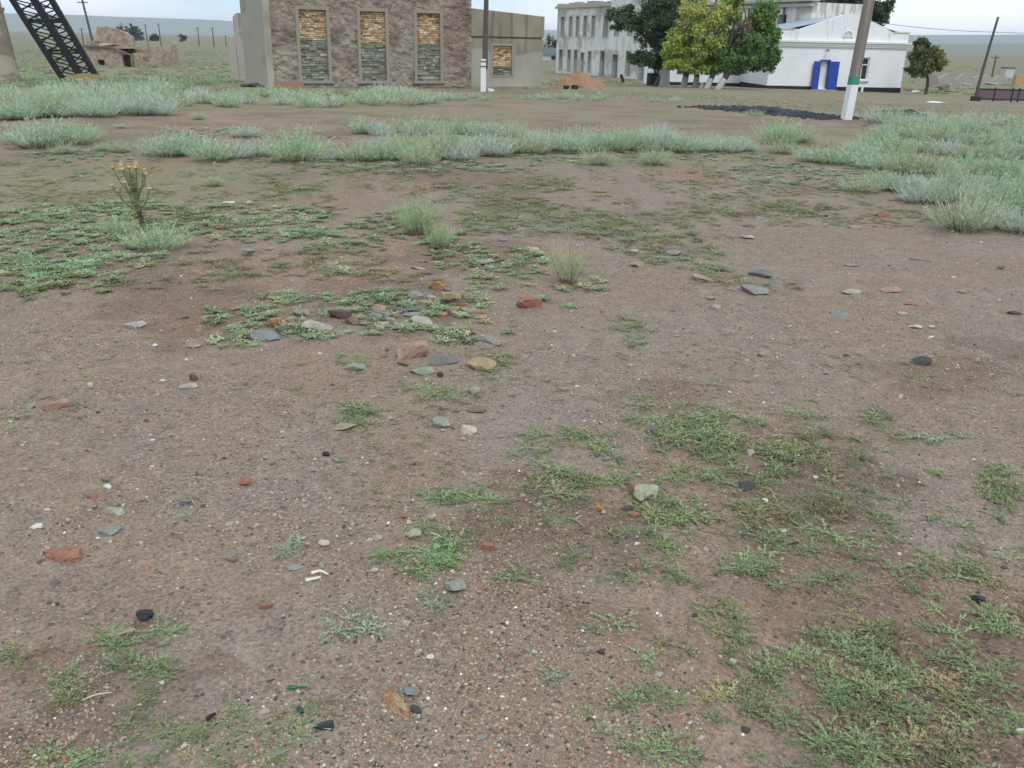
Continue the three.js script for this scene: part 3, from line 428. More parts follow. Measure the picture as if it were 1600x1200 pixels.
  tree('poplar_tree', 'ragged dark tree behind the gable roof, right of the concrete pole', b, [[[b.clone().add(V(0, -0.3, 0)), b.clone().add(V(0.1, 3, 0)), c(1372, 30), c(1376, -5)], 0.3, 0.06]],
    [[c(1368, 22), 18 * S, 18 * S, 1.5, 900, [0.07, 0.12, 0.06]], [c(1384, 10), 10 * S, 14 * S, 0.9, 380, [0.07, 0.12, 0.06]], [c(1362, 48), 16 * S, 12 * S, 1.2, 300, DG], [c(1376, 36), 10 * S, 8 * S, 0.8, 220, DG]], 333, 0.28);
  D = 72; b = onGround(px(1446, 146, D).x, -D); S = D / 1400;
  tree('olive_green_tree', 'small round olive-green tree standing alone right of the white building', b, [[[b.clone().add(V(0, -0.3, 0)), b.clone().add(V(0.03, 0.9, 0)), c(1446, 100), c(1448, 80)], 0.13, 0.05], [[c(1446, 112), c(1436, 95), c(1434, 80)], 0.06, 0.02], [[c(1446, 108), c(1462, 95)], 0.06, 0.02]],
    [[c(1442, 90), 20 * S, 20 * S, 1.2, 1500, [0.20, 0.22, 0.095]], [c(1458, 98), 16 * S, 18 * S, 1.1, 1000, OL], [c(1436, 108), 16 * S, 12 * S, 1, 1000, [0.16, 0.19, 0.08]], [c(1440, 70), 13 * S, 12 * S, 0.8, 500, [0.10, 0.13, 0.06]], [c(1464, 84), 10 * S, 10 * S, 0.7, 350, OL]], 341, 0.2);
  const far = (u, v, D, w, h, label, col, seed) => { const bb = onGround(px(u, v, D).x, -D), S = D / 1400; tree('distant_tree', label, bb, [[[bb.clone().add(V(0, -0.3, 0)), bb.clone().add(V(0, h * S * 0.4, 0)), bb.clone().add(V(0.1, h * S * 0.8, 0))], 0.25, 0.1]], [[bb.clone().add(V(0, h * S * 0.5, 0)), w * S / 2, h * S * 0.55, w * S / 3, 420, col]], seed, w * S / 9, null, 'trees far out on the plain'); };
  const HZ = [0.05, 0.065, 0.045];
  far(178, 50, 520, 15, 14, 'leftmost low tree of the far dark row before the hazy hills', HZ, 401); far(192, 50, 560, 18, 20, 'second tree from left in the far dark row', HZ, 402); far(207, 50, 540, 20, 21, 'tallest tree of the far dark row before the hills', HZ, 403); far(219, 50, 560, 12, 14, 'rightmost rounded tree of the far dark row', HZ, 404); far(240, 50, 540, 16, 9, 'low bush of trees right of the far dark row', HZ, 405); far(285, 52, 540, 12, 10, 'single distant tree near the plaster ruin', HZ, 406);
  far(862, 72, 240, 22, 32, 'dark distant tree beside the derelict building left end', [0.05, 0.075, 0.055], 407);
}
// ---------------------------------------------------------------- poles, masts and wires
const concreteM = mat([0.22, 0.19, 0.165], 0.95), whiteM = mat([0.74, 0.76, 0.77], 0.9), poleM = mat([0.10, 0.085, 0.075], 0.95);
{
  const b = groundAt(1322, 187), s = 1 / b.px, r = thing('concrete_pole', 'grey concrete pole with whitewashed foot and green painted band', 'pole', V(b.x, b.y, b.z), 0.25);
  const H = 8.5, t = (y) => 0.185 - 0.02 * y / H, seg = (y0, y1, k = 0) => { const a = t(y0) / 2 + k, c = t(y1) / 2 + k, sh = new THREE.CylinderGeometry(c * 1.41, a * 1.41, y1 - y0, 4, 1).rotateY(Math.PI / 4).translate(0, (y0 + y1) / 2, 0); sh.computeVertexNormals(); return toCreasedNormals(sh.toNonIndexed(), 0.3); };
  const lean = new THREE.Matrix4().makeShear(0, 0, 0.055, 0, 0, 0);
  const grain = dataTex(256, 512, (i, j) => { const n = fbm(i / 20, j / 60, 151, 4), h = hash(i, j, 4); return [0.25, 0.22, 0.19].map((v) => v * (0.6 + 0.7 * n + 0.15 * (h - 0.5))); });
  const sh = (g) => g.applyMatrix4(lean);
  part('whitewashed_foot', sh(seg(-0.4, 0.80, 0.004)), whiteM, r); part('green_band', sh(seg(0.80, 0.98, 0.004)), mat([0.05, 0.25, 0.18], 0.85), r); part('shaft', sh(seg(0.98, H)), new THREE.MeshStandardMaterial({ map: grain, roughness: 0.95 }), r);
  part('cross_arm', sh(merged([slab(-0.9, 0.9, 7.6, 7.72, -0.06, 0.06)])), poleM, r);
}
{
  const b = onGround(-1.5, -40.5), r = thing('footed_post', 'slim dark utility post on white concrete footing before the cement annex', 'pole', b, 0);
  part('white_footing', slab(-0.11, 0.11, -0.4, 1.32, -0.11, 0.11), whiteM, r); part('shaft', limb([V(0.06, 0.9, -0.14), V(0.09, 3.5, -0.14), V(0.13, 8, -0.14)], 0.12, 0.085, 9), poleM, r); part('tie_band', merged([slab(-0.13, 0.17, 1.0, 1.05, -0.26, 0.125), slab(-0.13, 0.17, 1.2, 1.25, -0.26, 0.125)]), mat([0.1, 0.1, 0.1], 0.6), r); part('cross_arm', slab(-0.8, 1, 7.4, 7.5, -0.2, -0.1), poleM, r);
  const st = part('white_stone', rockAt(0.32, 0.16, 0.2, 71), mat([0.7, 0.7, 0.68], 0.9)); st.position.set(b.x + 0.35, b.y + 0.06, b.z + 0.15); tag(st, 'small white stone beside the white post footing', 'stone');
}
function farPole(u, v, D, H, label, leanX = 0, r = 0.11, arm = true) {
  const b = onGround(px(u, v, D).x, -D), t = thing('utility_pole', label, 'pole', b, 0);
  part('shaft', limb([V(0, -0.4, 0), V(leanX * H * 0.5, H / 2, 0), V(leanX * H, H, 0)], r * 1.2, r * 0.8, 7), poleM, t); if (arm) part('cross_arm', slab(leanX * H - 0.7, leanX * H + 0.7, H - 0.5, H - 0.38, -0.05, 0.05), poleM, t); return t;
}
farPole(1523, 150, 52, 4.3, 'leaning dark timber pole at end of the purple fence', 0.10, 0.075, false);
farPole(1552, 108, 150, 3.4, 'short distant pole behind the ruined walls at right', 0.02, 0.12);
farPole(147, 55, 130, 8, 'tall leaning pole behind the collapsed mud hut', -0.12, 0.16);
farPole(128, 52, 260, 5.2, 'thin far pole between lattice mast and leaning pole', 0, 0.16);
farPole(229, 52, 330, 7.2, 'first pole of the far line right of the dark trees', -0.03, 0.18); farPole(250, 52, 340, 7.6, 'second pole of the far line, beyond the dark trees', -0.03, 0.18); farPole(310, 54, 360, 6.8, 'third pole of the far line, left of the plaster ruin', -0.02, 0.19); farPole(333, 54, 360, 6.8, 'fourth pole of the far line, nearest the plaster ruin', -0.02, 0.19); farPole(352, 54, 380, 4.2, 'shortest pole at right end of the far line', 0, 0.18);
{ // wire over the plain
  const a = px(1352, 32, 52), b = px(1545, 50, 52), e = px(1640, 53, 52), c = new THREE.QuadraticBezierCurve3(a, a.clone().add(b).multiplyScalar(0.5).add(V(0, -0.2, 0)), b), d = new THREE.LineCurve3(b, e);
  tag(part('overhead_wire', merged([new THREE.TubeGeometry(c, 20, 0.014, 5), new THREE.TubeGeometry(d, 4, 0.014, 5)]), mat([0.16, 0.17, 0.18], 0.7)), 'thin overhead wire running to the leaning pole by the fence', 'wire');
}
{ // fallen lattice mast
  const D = 45, A = px(101, 128, D), steel = mat([0.012, 0.011, 0.014], 0.65), r = thing('lattice_mast', 'black riveted steel lattice mast leaning over beside a concrete column', 'mast', onGround(A.x, A.z), 0);
  const q = (p) => p.clone().sub(r.position), f0 = q(px(101, 128, D)), f1 = q(px(18, -2, D)), g0 = q(px(155, 126, D)), g1 = q(px(80, -2, D)), ex = 0.9, back = V(-0.5, 0.1, -0.9);
  const far = (a, b, t) => a.clone().lerp(b, t), L = 1.85, fl = (a, b) => [a.clone().lerp(b, -0.03), far(a, b, L)];
  const ch = [[f0, f1], [g0, g1], [f0.clone().add(back), f1.clone().add(back)], [g0.clone().add(back), g1.clone().add(back)]].map(([a, b]) => fl(a, b)), mid = [ch[0][0].clone().lerp(ch[1][0], 0.55), ch[0][1].clone().lerp(ch[1][1], 0.55)];
  ch.forEach(([a, b], i) => part('chord', bar(a, b, 0.22, 0.18), steel, r)); part('middle_chord', bar(mid[0], mid[1], 0.30, 0.2), steel, r);
  const N = 15, lace = (a, b) => { for (let i = 0; i < N; i++) { const p = far(a[0], a[1], i / N), p2 = far(a[0], a[1], (i + 1) / N), s = far(b[0], b[1], i / N), s2 = far(b[0], b[1], (i + 1) / N); part('lacing_bar', bar(p, s2, 0.055, 0.03), steel, r); part('lacing_bar', bar(s, p2, 0.055, 0.03), steel, r); if (i % 3 === 0) part('strut', bar(p, s, 0.09, 0.05), steel, r); } };
  lace(ch[0], mid); lace(mid, ch[1]); lace(ch[0], ch[2]); lace(ch[1], ch[3]); lace(ch[2], ch[3]);
  part('foot_plate', bar(ch[0][0], ch[1][0], 0.16, 0.3), steel, r);
  const m = part('dry_grass_mound', rockAt(1.9, 0.75, 1.3, 55, 3, 0.12), mat([0.21, 0.16, 0.07], 1)); const mp = px(128, 130, D - 0.8); m.position.set(mp.x, ground(mp.x, mp.z) + 0.12, mp.z); tag(m, 'yellow-brown grassy mound at foot of the lattice mast', 'mound');
  const cp = px(2, 130, 41), col = thing('concrete_column', 'tall weathered concrete column cut by left edge of the photo', 'column', onGround(cp.x, cp.z), 0.15), cm = new THREE.MeshStandardMaterial({ map: dataTex(256, 256, (i, j) => { const n = fbm(i / 40, j / 26, 161, 5, 0), s = smooth(0.52, 0.62, fbm(i / 60 + 4, j / 60, 163, 4)); return [lerp(0.37, 0.24, s), lerp(0.325, 0.2, s), lerp(0.255, 0.15, s)].map((v) => v * (0.65 + 0.6 * n)); }), roughness: 0.97 });
  const cy = (r0, r1, y0, y1, n = 14) => new THREE.CylinderGeometry(r1, r0, y1 - y0, n).translate(0, (y0 + y1) / 2, 0);
  part('shaft', cy(0.78, 0.56, 0.4, 3.0), cm, col); part('collar', cy(0.60, 0.62, 3.0, 3.15), cm, col); part('upper_shaft', cy(0.52, 0.42, 3.15, 9), cm, col); part('footing', cy(1.0, 0.8, -0.5, 0.42), cm, col);
}
{ // collapsed mud hut
  const O = onGround(px(194, 101, 112).x, -112), r = thing('mud_hut_ruin', 'collapsed mud-brick hut ruin with sagging roof edge and dark doorway', 'ruin', O, -0.12), k = 112 / 1400 * 0.94;
  const mud = new THREE.MeshStandardMaterial({ map: dataTex(256, 256, (i, j) => { const n = fbm(i / 30, j / 30, 171, 5), q = smooth(0.5, 0.6, fbm(i / 12, j / 12, 173, 3)); return [lerp(0.36, 0.27, q), lerp(0.29, 0.2, q), lerp(0.225, 0.145, q)].map((v) => v * (0.7 + 0.6 * n)); }), roughness: 1 }), dark = mat([0.03, 0.026, 0.022], 1), lin = mat([0.15, 0.12, 0.1], 1);
  const X = (u) => (u - 194) * k, Y = (v) => (101 - v) * k;
  const w = (pts, holes, t, z) => wallGeo(pts.map(([u, v]) => [X(u), Y(v)]), holes.map(([a, b, c, d]) => [X(a), X(b), Y(c), Y(d)]), t, 5, 5).translate(0, 0, z);
  part('front_wall', w([[132, 106], [206, 106], [207, 82], [186, 78], [178, 72], [150, 71], [133, 71]], [[150, 162, 99, 91], [192, 206, 101, 83]], 0.4, 0), mud, r);
  part('roof_edge', merged([bar(V(X(134), Y(71), 0.2), V(X(178), Y(72), 0.2), 0.16, 0.25), bar(V(X(178), Y(72), 0.2), V(X(209), Y(83), 0.2), 0.14, 0.25)]), lin, r);
  part('upper_mud_wall', w([[130, 71], [190, 76], [190, 58], [178, 50], [160, 44], [148, 42], [138, 44], [132, 42], [130, 50]], [], 0.5, -3.2), mud, r);
  part('right_wall', w([[207, 106], [252, 104], [254, 84], [250, 71], [243, 70], [238, 82], [226, 82], [215, 80], [207, 82]], [[222, 232, 93, 86]], 0.4, -0.6), mud, r);
  part('rear_wall', w([[206, 100], [256, 98], [255, 66], [250, 64], [246, 78], [228, 72], [219, 78], [212, 76], [210, 64], [206, 66]], [], 0.4, -4), mud, r);
  part('left_wall', slab(X(132), X(132) + 0.4, -0.5, Y(64), -4, -0.41), mud, r); part('cross_wall', slab(X(206), X(206) + 0.4, -0.5, Y(80), -4, -0.62), mud, r);
  part('roof_rubble', rockAt(3.0, 0.5, 1.4, 61, 9, 0.2).translate(X(160), Y(70), -1.9), mud, r); part('roof_slab', slab(X(133), X(205), Y(74), Y(74) + 0.15, -3.19, -0.41), mud, r); part('inner_wall', slab(X(138), X(206), -0.5, Y(75), -3.9, -3.72), mud, r);
}
{ // spoil heap, dark chunks, coal
  const heap = (name, label, cat, c, len, dep, h, seed, m, turn, rough) => {
    const n = 40, k = 22, P = [], I = [], R = rng(seed); const q = (x, z) => V(x, 0, z).applyAxisAngle(V(0, 1, 0), turn);
    for (let i = 0; i <= n; i++) for (let j = 0; j <= k; j++) { const a = i / n * 2 - 1, b = j / k * 2 - 1, f = Math.max(0, 1 - Math.hypot(a, b) * (1 + 0.2 * (fbm(a * 2 + seed, b * 2, seed, 3) - 0.5))), w = q(a * len / 2, b * dep / 2), e = fbm(a * len * 2, b * dep * 2, seed + 3, 4); const y = Math.pow(f, 0.85) * h * (0.55 + 0.9 * fbm(a * 3 + seed, b * 1.5, seed + 1, 3)) + (e - 0.5) * rough * Math.min(1, f * 6) - 0.02; P.push(w.x, ground(c.x + w.x, c.z + w.z) - c.y + y, w.z); }
    for (let i = 0; i < n; i++) for (let j = 0; j < k; j++) { const a = i * (k + 1) + j; I.push(a, a + 1, a + k + 1, a + 1, a + k + 2, a + k + 1); }
    const g = new THREE.BufferGeometry(); g.setAttribute('position', new THREE.Float32BufferAttribute(P, 3)); g.setIndex(I); g.computeVertexNormals();
    const t = thing(name, label, cat, c); part('mound', g, m, t); return t;
  };
  const sp = onGround(3.35, -52); const oh = heap('earth_heap', 'orange-brown heap of clayey spoil before the derelict building', 'heap', sp, 3.3, 2.4, 1.05, 5, mat([0.30, 0.185, 0.115], 1), 0, 0.5);
  const lumps = []; { const R = rng(8); for (let i = 0; i < 260; i++) { const a = R() * 6.28, d = Math.sqrt(R()), x = Math.cos(a) * d * 1.5, z = Math.sin(a) * d * 1.1, y = Math.pow(Math.max(0, 1 - d), 0.85) * 0.85; lumps.push(new THREE.IcosahedronGeometry(0.05 + R() * 0.08, 0).rotateX(R() * 3).translate(x, y + 0.02, z)); } } part('clay_lumps', merged(lumps), mat([0.33, 0.21, 0.135], 1), oh).userData.kind = 'stuff';
  [[885, 138, 0.3], [898, 138, 0.36]].forEach(([u, v, s], i) => { const p = px(u, v, 50.2), m = part('asphalt_chunk', brickAt(s, s * 0.7, s * 0.7, 31 + i), mat([0.03, 0.03, 0.032], 0.95)); m.position.set(p.x, ground(p.x, p.z) + s * 0.25, p.z); tag(m, ['left black chunk at foot of the orange heap', 'right black chunk at foot of the orange heap'][i], 'chunk'); });
  const coalM = mat([0.04, 0.041, 0.045], 0.85), a = groundAt(1105, 168), b = groundAt(1310, 186), c = V((a.x + b.x) / 2, 0, (a.z + b.z) / 2); c.y = ground(c.x, c.z); const turn = Math.atan2(-(b.z - a.z), b.x - a.x), len = Math.hypot(b.x - a.x, b.z - a.z) * 1.08;
  const ch = heap('coal_heap', 'long low heap of crushed coal left of the concrete pole', 'heap', c, len, 1.1, 0.17, 9, coalM, turn, 0.14);
  const cl = []; { const R = rng(18); for (let i = 0; i < 900; i++) { const t = (R() - 0.5), w = (R() + R() + R() - 1.5) * 0.9, p = V(t * len, 0, w).applyAxisAngle(V(0, 1, 0), turn), s = 0.02 + Math.pow(R(), 3) * 0.07, y = 0.11 * Math.max(0, 1 - Math.hypot(t * 2, w / 0.6)); cl.push(new THREE.IcosahedronGeometry(s, 0).rotateX(R() * 3).rotateY(R() * 3).translate(p.x, ground(c.x + p.x, c.z + p.z) - c.y + y, p.z)); } } part('coal_lumps', merged(cl), coalM, ch).userData.kind = 'stuff';
  const c2 = groundAt(1405, 180); heap('coal_heap', 'thin spread of coal among sage right of the concrete pole', 'heap', V(c2.x, c2.y, c2.z), 1.9, 0.9, 0.2, 12, coalM, -0.2, 0.1);
  const fl = (u, v, w, label, cc, seed) => { const p = groundAt(u, v), s = w / p.px, m = part('stone_slab', rockAt(s, s * 0.22, s * 0.6, seed), mat(cc, 0.95)); m.position.set(p.x, p.y + s * 0.06, p.z); tag(m, label, 'stone'); };
  fl(1284, 183, 18, 'flat beige slab at right end of the coal heap', [0.3, 0.26, 0.21], 81); fl(1259, 188, 9, 'small tan stone in front of the coal heap', [0.3, 0.24, 0.19], 82);
}
{ // fence, far walls
  const a = px(1524, 151, 52), base = onGround(a.x, a.z), r = thing('panel_fence', 'low purple-brown sheet metal fence with dark posts', 'fence', base, -0.05), pm = mat([0.17, 0.10, 0.12], 0.6), dm = mat([0.025, 0.018, 0.02], 0.7);
  let x = 0; [1.0, 0.95, 0.35, 1.25, 1.0, 1.0, 1.0, 1.0, 1.0].forEach((w, i) => { const p = part('sheet_panel', merged(Array.from({ length: Math.round(w / 0.1) }, (_, k) => slab(x + 0.03 + k * 0.1 * 0.97, x + 0.03 + k * 0.1 * 0.97 + 0.085, 0.06, 0.66, -0.012 - (k % 2) * 0.015, 0.012))), pm, r); part('post', slab(x - 0.03, x + 0.03, -0.3, 0.72, -0.04, 0.04), dm, r); x += w; });
  part('rail', merged([slab(0.03, x, 0.60, 0.66, 0.013, 0.04), slab(0.03, x, 0.1, 0.14, 0.013, 0.04)]), dm, r); part('end_block', slab(-0.28, 0.15, -0.25, 0.25, 0.05, 0.4), dm, r);
  const mud = mat([0.33, 0.30, 0.265], 1), ruinBit = (u, v, D, pts, label, c) => { const k = D / 1400 * 1.03, o = onGround(px(u, v, D).x, -D), t = thing('ruined_wall', label, 'ruin', o, 0.1), mm = c ? mat(c, 1) : mud; part('wall_piece', wallGeo(pts.map(([a2, b2]) => [a2 * k, b2 * k]), [], 0.6, 4, 4), mm, t); part('rubble', rockAt(16 * k, 4 * k, 2, Math.round(u), 6, 0.12).translate(0, 0.5 * k, 0.8), mm, t); return t; };
  ruinBit(1476, 134, 110, [[-12, -6], [14, -6], [14, 8], [8, 13], [2, 16], [-6, 10], [-12, 8]], 'first crumbled grey wall mound right of the olive tree');
  ruinBit(1505, 134, 112, [[-14, -6], [14, -6], [13, 6], [6, 14], [0, 16], [-6, 12], [-14, 5]], 'second crumbled grey wall mound with a peaked outline');
  ruinBit(1545, 134, 116, [[-26, -6], [26, -6], [26, 10], [14, 12], [8, 8], [-6, 13], [-20, 11], [-26, 9]], 'long broken grey wall right of the leaning pole', [0.36, 0.32, 0.29]);
  ruinBit(1594, 133, 110, [[-9, -6], [14, -6], [14, 16], [-8, 16]], 'ochre mud wall at right edge above the fence', [0.42, 0.28, 0.16]);
  ruinBit(1477, 141, 84, [[-5, -5], [6, -5], [6, 9], [1, 10], [-5, 6]], 'small brown stone block on the grass before the grey mounds', [0.2, 0.17, 0.13]);
  ruinBit(1459, 133, 100, [[-8, -6], [8, -6], [7, 8], [2, 16], [-4, 17], [-8, 10]], 'brownish wall stub just behind the olive tree', [0.28, 0.23, 0.19]);
  const hb = onGround(px(1577, 119, 150).x, -150), k = 150 / 1400, h = thing('white_hut', 'tiny white block hut far out on the slope at right', 'hut', hb, 0.2); part('wall', slab(-7 * k, 7 * k, -0.5, 13 * k, -1.2, 0), mat([0.5, 0.5, 0.48], 0.95), h); part('roof', slab(-7.5 * k, 7.5 * k, 13 * k, 15 * k, -1.3, 0.1), mat([0.16, 0.16, 0.17], 0.9), h);
  [[1431, 144, 12, 'longer white bag lying by the olive tree foot'], [1457, 145, 10, 'short white bag right of the olive tree foot'], [1460, 161, 32, 'white strip of lime on the dirt road']].forEach(([u, v, w, l], i) => { const p = groundAt(u, v), s = w / p.px, m = part(i < 2 ? 'white_bag' : 'lime_patch', rockAt(s, i < 2 ? 0.16 : 0.05, 0.35, 130 + i, 4, 0.1), whiteM); m.position.set(p.x, p.y + 0.05, p.z); tag(m, l, i < 2 ? 'bag' : 'lime'); });
  // farm roofs far left of the derelict building
  const fb = onGround(px(858, 80, 230).x, -230), f = thing('distant_farmhouse', 'distant grey-roofed white shed left of the derelict building', 'building', fb, 0.1); part('wall', slab(-1.9, 2.6, -0.4, 1.2, -3, 0), whiteM, f); part('roof', bar(V(-2.3, 2.1, -0.6), V(2.9, 1.9, -0.6), 1.6, 3), mat([0.18, 0.2, 0.23], 0.8), f); part('door', slab(0.6, 1.6, -0.4, 0.9, 0.01, 0.05), mat([0.05, 0.05, 0.05], 0.9), f);
  const st = thing('whitewashed_stump', 'short whitewashed stump between the leaning tree trunks', 'stump', onGround(px(1096, 140, 67.5).x, -67.5), 0); part('stub', limb([V(0, -0.2, 0), V(0, 0.2, 0), V(0.02, 0.38, 0)], 0.17, 0.15), limeM, st);
  const sp = thing('whitewashed_stub_post', 'short white stub post under the window of the gabled building', 'post', onGround(px(1346, 146, 72).x, -72), 0); part('stub', limb([V(0, -0.2, 0), V(0, 0.2, 0), V(0.02, 0.45, 0)], 0.1, 0.08), whiteM, sp);
}
// ---------------------------------------------------------------- loose stones, brick pieces and litter
const stoneTex = dataTex(512, 512, (i, j) => { const n = fbm(i / 64, j / 64, 181, 5, 8), g = hash(i, j, 7), q = vnoise(i / 8, j / 8, 183, 64); const k = 0.55 + 0.55 * n + 0.22 * (q - 0.5) + 0.14 * (g - 0.5); return [k, k * 0.99, k * 0.97]; });
const stoneBump = dataTex(512, 512, (i, j) => clamp(0.5 + (fbm(i / 32, j / 32, 187, 4, 16) - 0.5) * 1.2 + (hash(i, j, 9) - 0.5) * 0.25), false);
const C = { grey: [0.30, 0.29, 0.26], pale: [0.44, 0.41, 0.36], green: [0.32, 0.34, 0.28], blue: [0.25, 0.265, 0.265], slate: [0.19, 0.185, 0.175], dark: [0.075, 0.072, 0.07], coal: [0.022, 0.024, 0.03], tan: [0.40, 0.31, 0.22], cream: [0.60, 0.53, 0.43], white: [0.75, 0.74, 0.71], ochre: [0.42, 0.31, 0.17], orange: [0.50, 0.25, 0.13], red: [0.37, 0.175, 0.12], pink: [0.41, 0.265, 0.205], maroon: [0.15, 0.09, 0.085], brown: [0.24, 0.17, 0.12], lime: [0.43, 0.42, 0.29] };
const stoneMats = {}; for (const k in C) stoneMats[k] = new THREE.MeshStandardMaterial({ color: rgb(...C[k]), map: stoneTex, bumpMap: stoneBump, bumpScale: 0.006, roughness: k === 'coal' ? 0.6 : 0.93 });
function planarUv(g, s) { const p = g.attributes.position, n = g.attributes.normal, a = new Float32Array(p.count * 2); for (let i = 0; i < p.count; i++) { const ny = Math.abs(n.getY(i)), nx = Math.abs(n.getX(i)); const [q, w] = ny > 0.6 ? [p.getX(i), p.getZ(i)] : nx > 0.6 ? [p.getZ(i), p.getY(i)] : [p.getX(i), p.getY(i)]; a[i * 2] = q / s; a[i * 2 + 1] = w / s; } g.setAttribute('uv', new THREE.BufferAttribute(a, 2)); return g; }
let stoneSeed = 500; const placedStones = [];
function stone(u, v, w, flat, c, label, opt = {}) {                       // u, v: where it lies; w: width in photograph pixels; flat: height over width
  const p = groundAt(u, v), s = w / p.px, isB = opt.brick, R = rng(++stoneSeed), dz = opt.deep ?? (isB ? 0.55 : 0.72);
  const g = planarUv((isB ? brickAt : rockAt)(s, s * flat, s * dz, stoneSeed, ...(opt.cuts ? [opt.cuts, opt.rough] : [])), 0.35), m = part(isB ? 'brick_piece' : opt.name ?? 'stone', g, stoneMats[c]);
  m.position.set(p.x, p.y + s * flat * (opt.lift ?? 0.25), p.z); m.rotation.set((R() - 0.5) * 0.22, opt.turn ?? (R() - 0.5) * 1.0, (R() - 0.5) * 0.22 + (opt.tilt ?? 0));
  placedStones.push([p.x, p.z, label]);
  return tag(m, label, isB ? 'brick' : opt.cat ?? 'stone', opt.group);
}
const B = { brick: true };
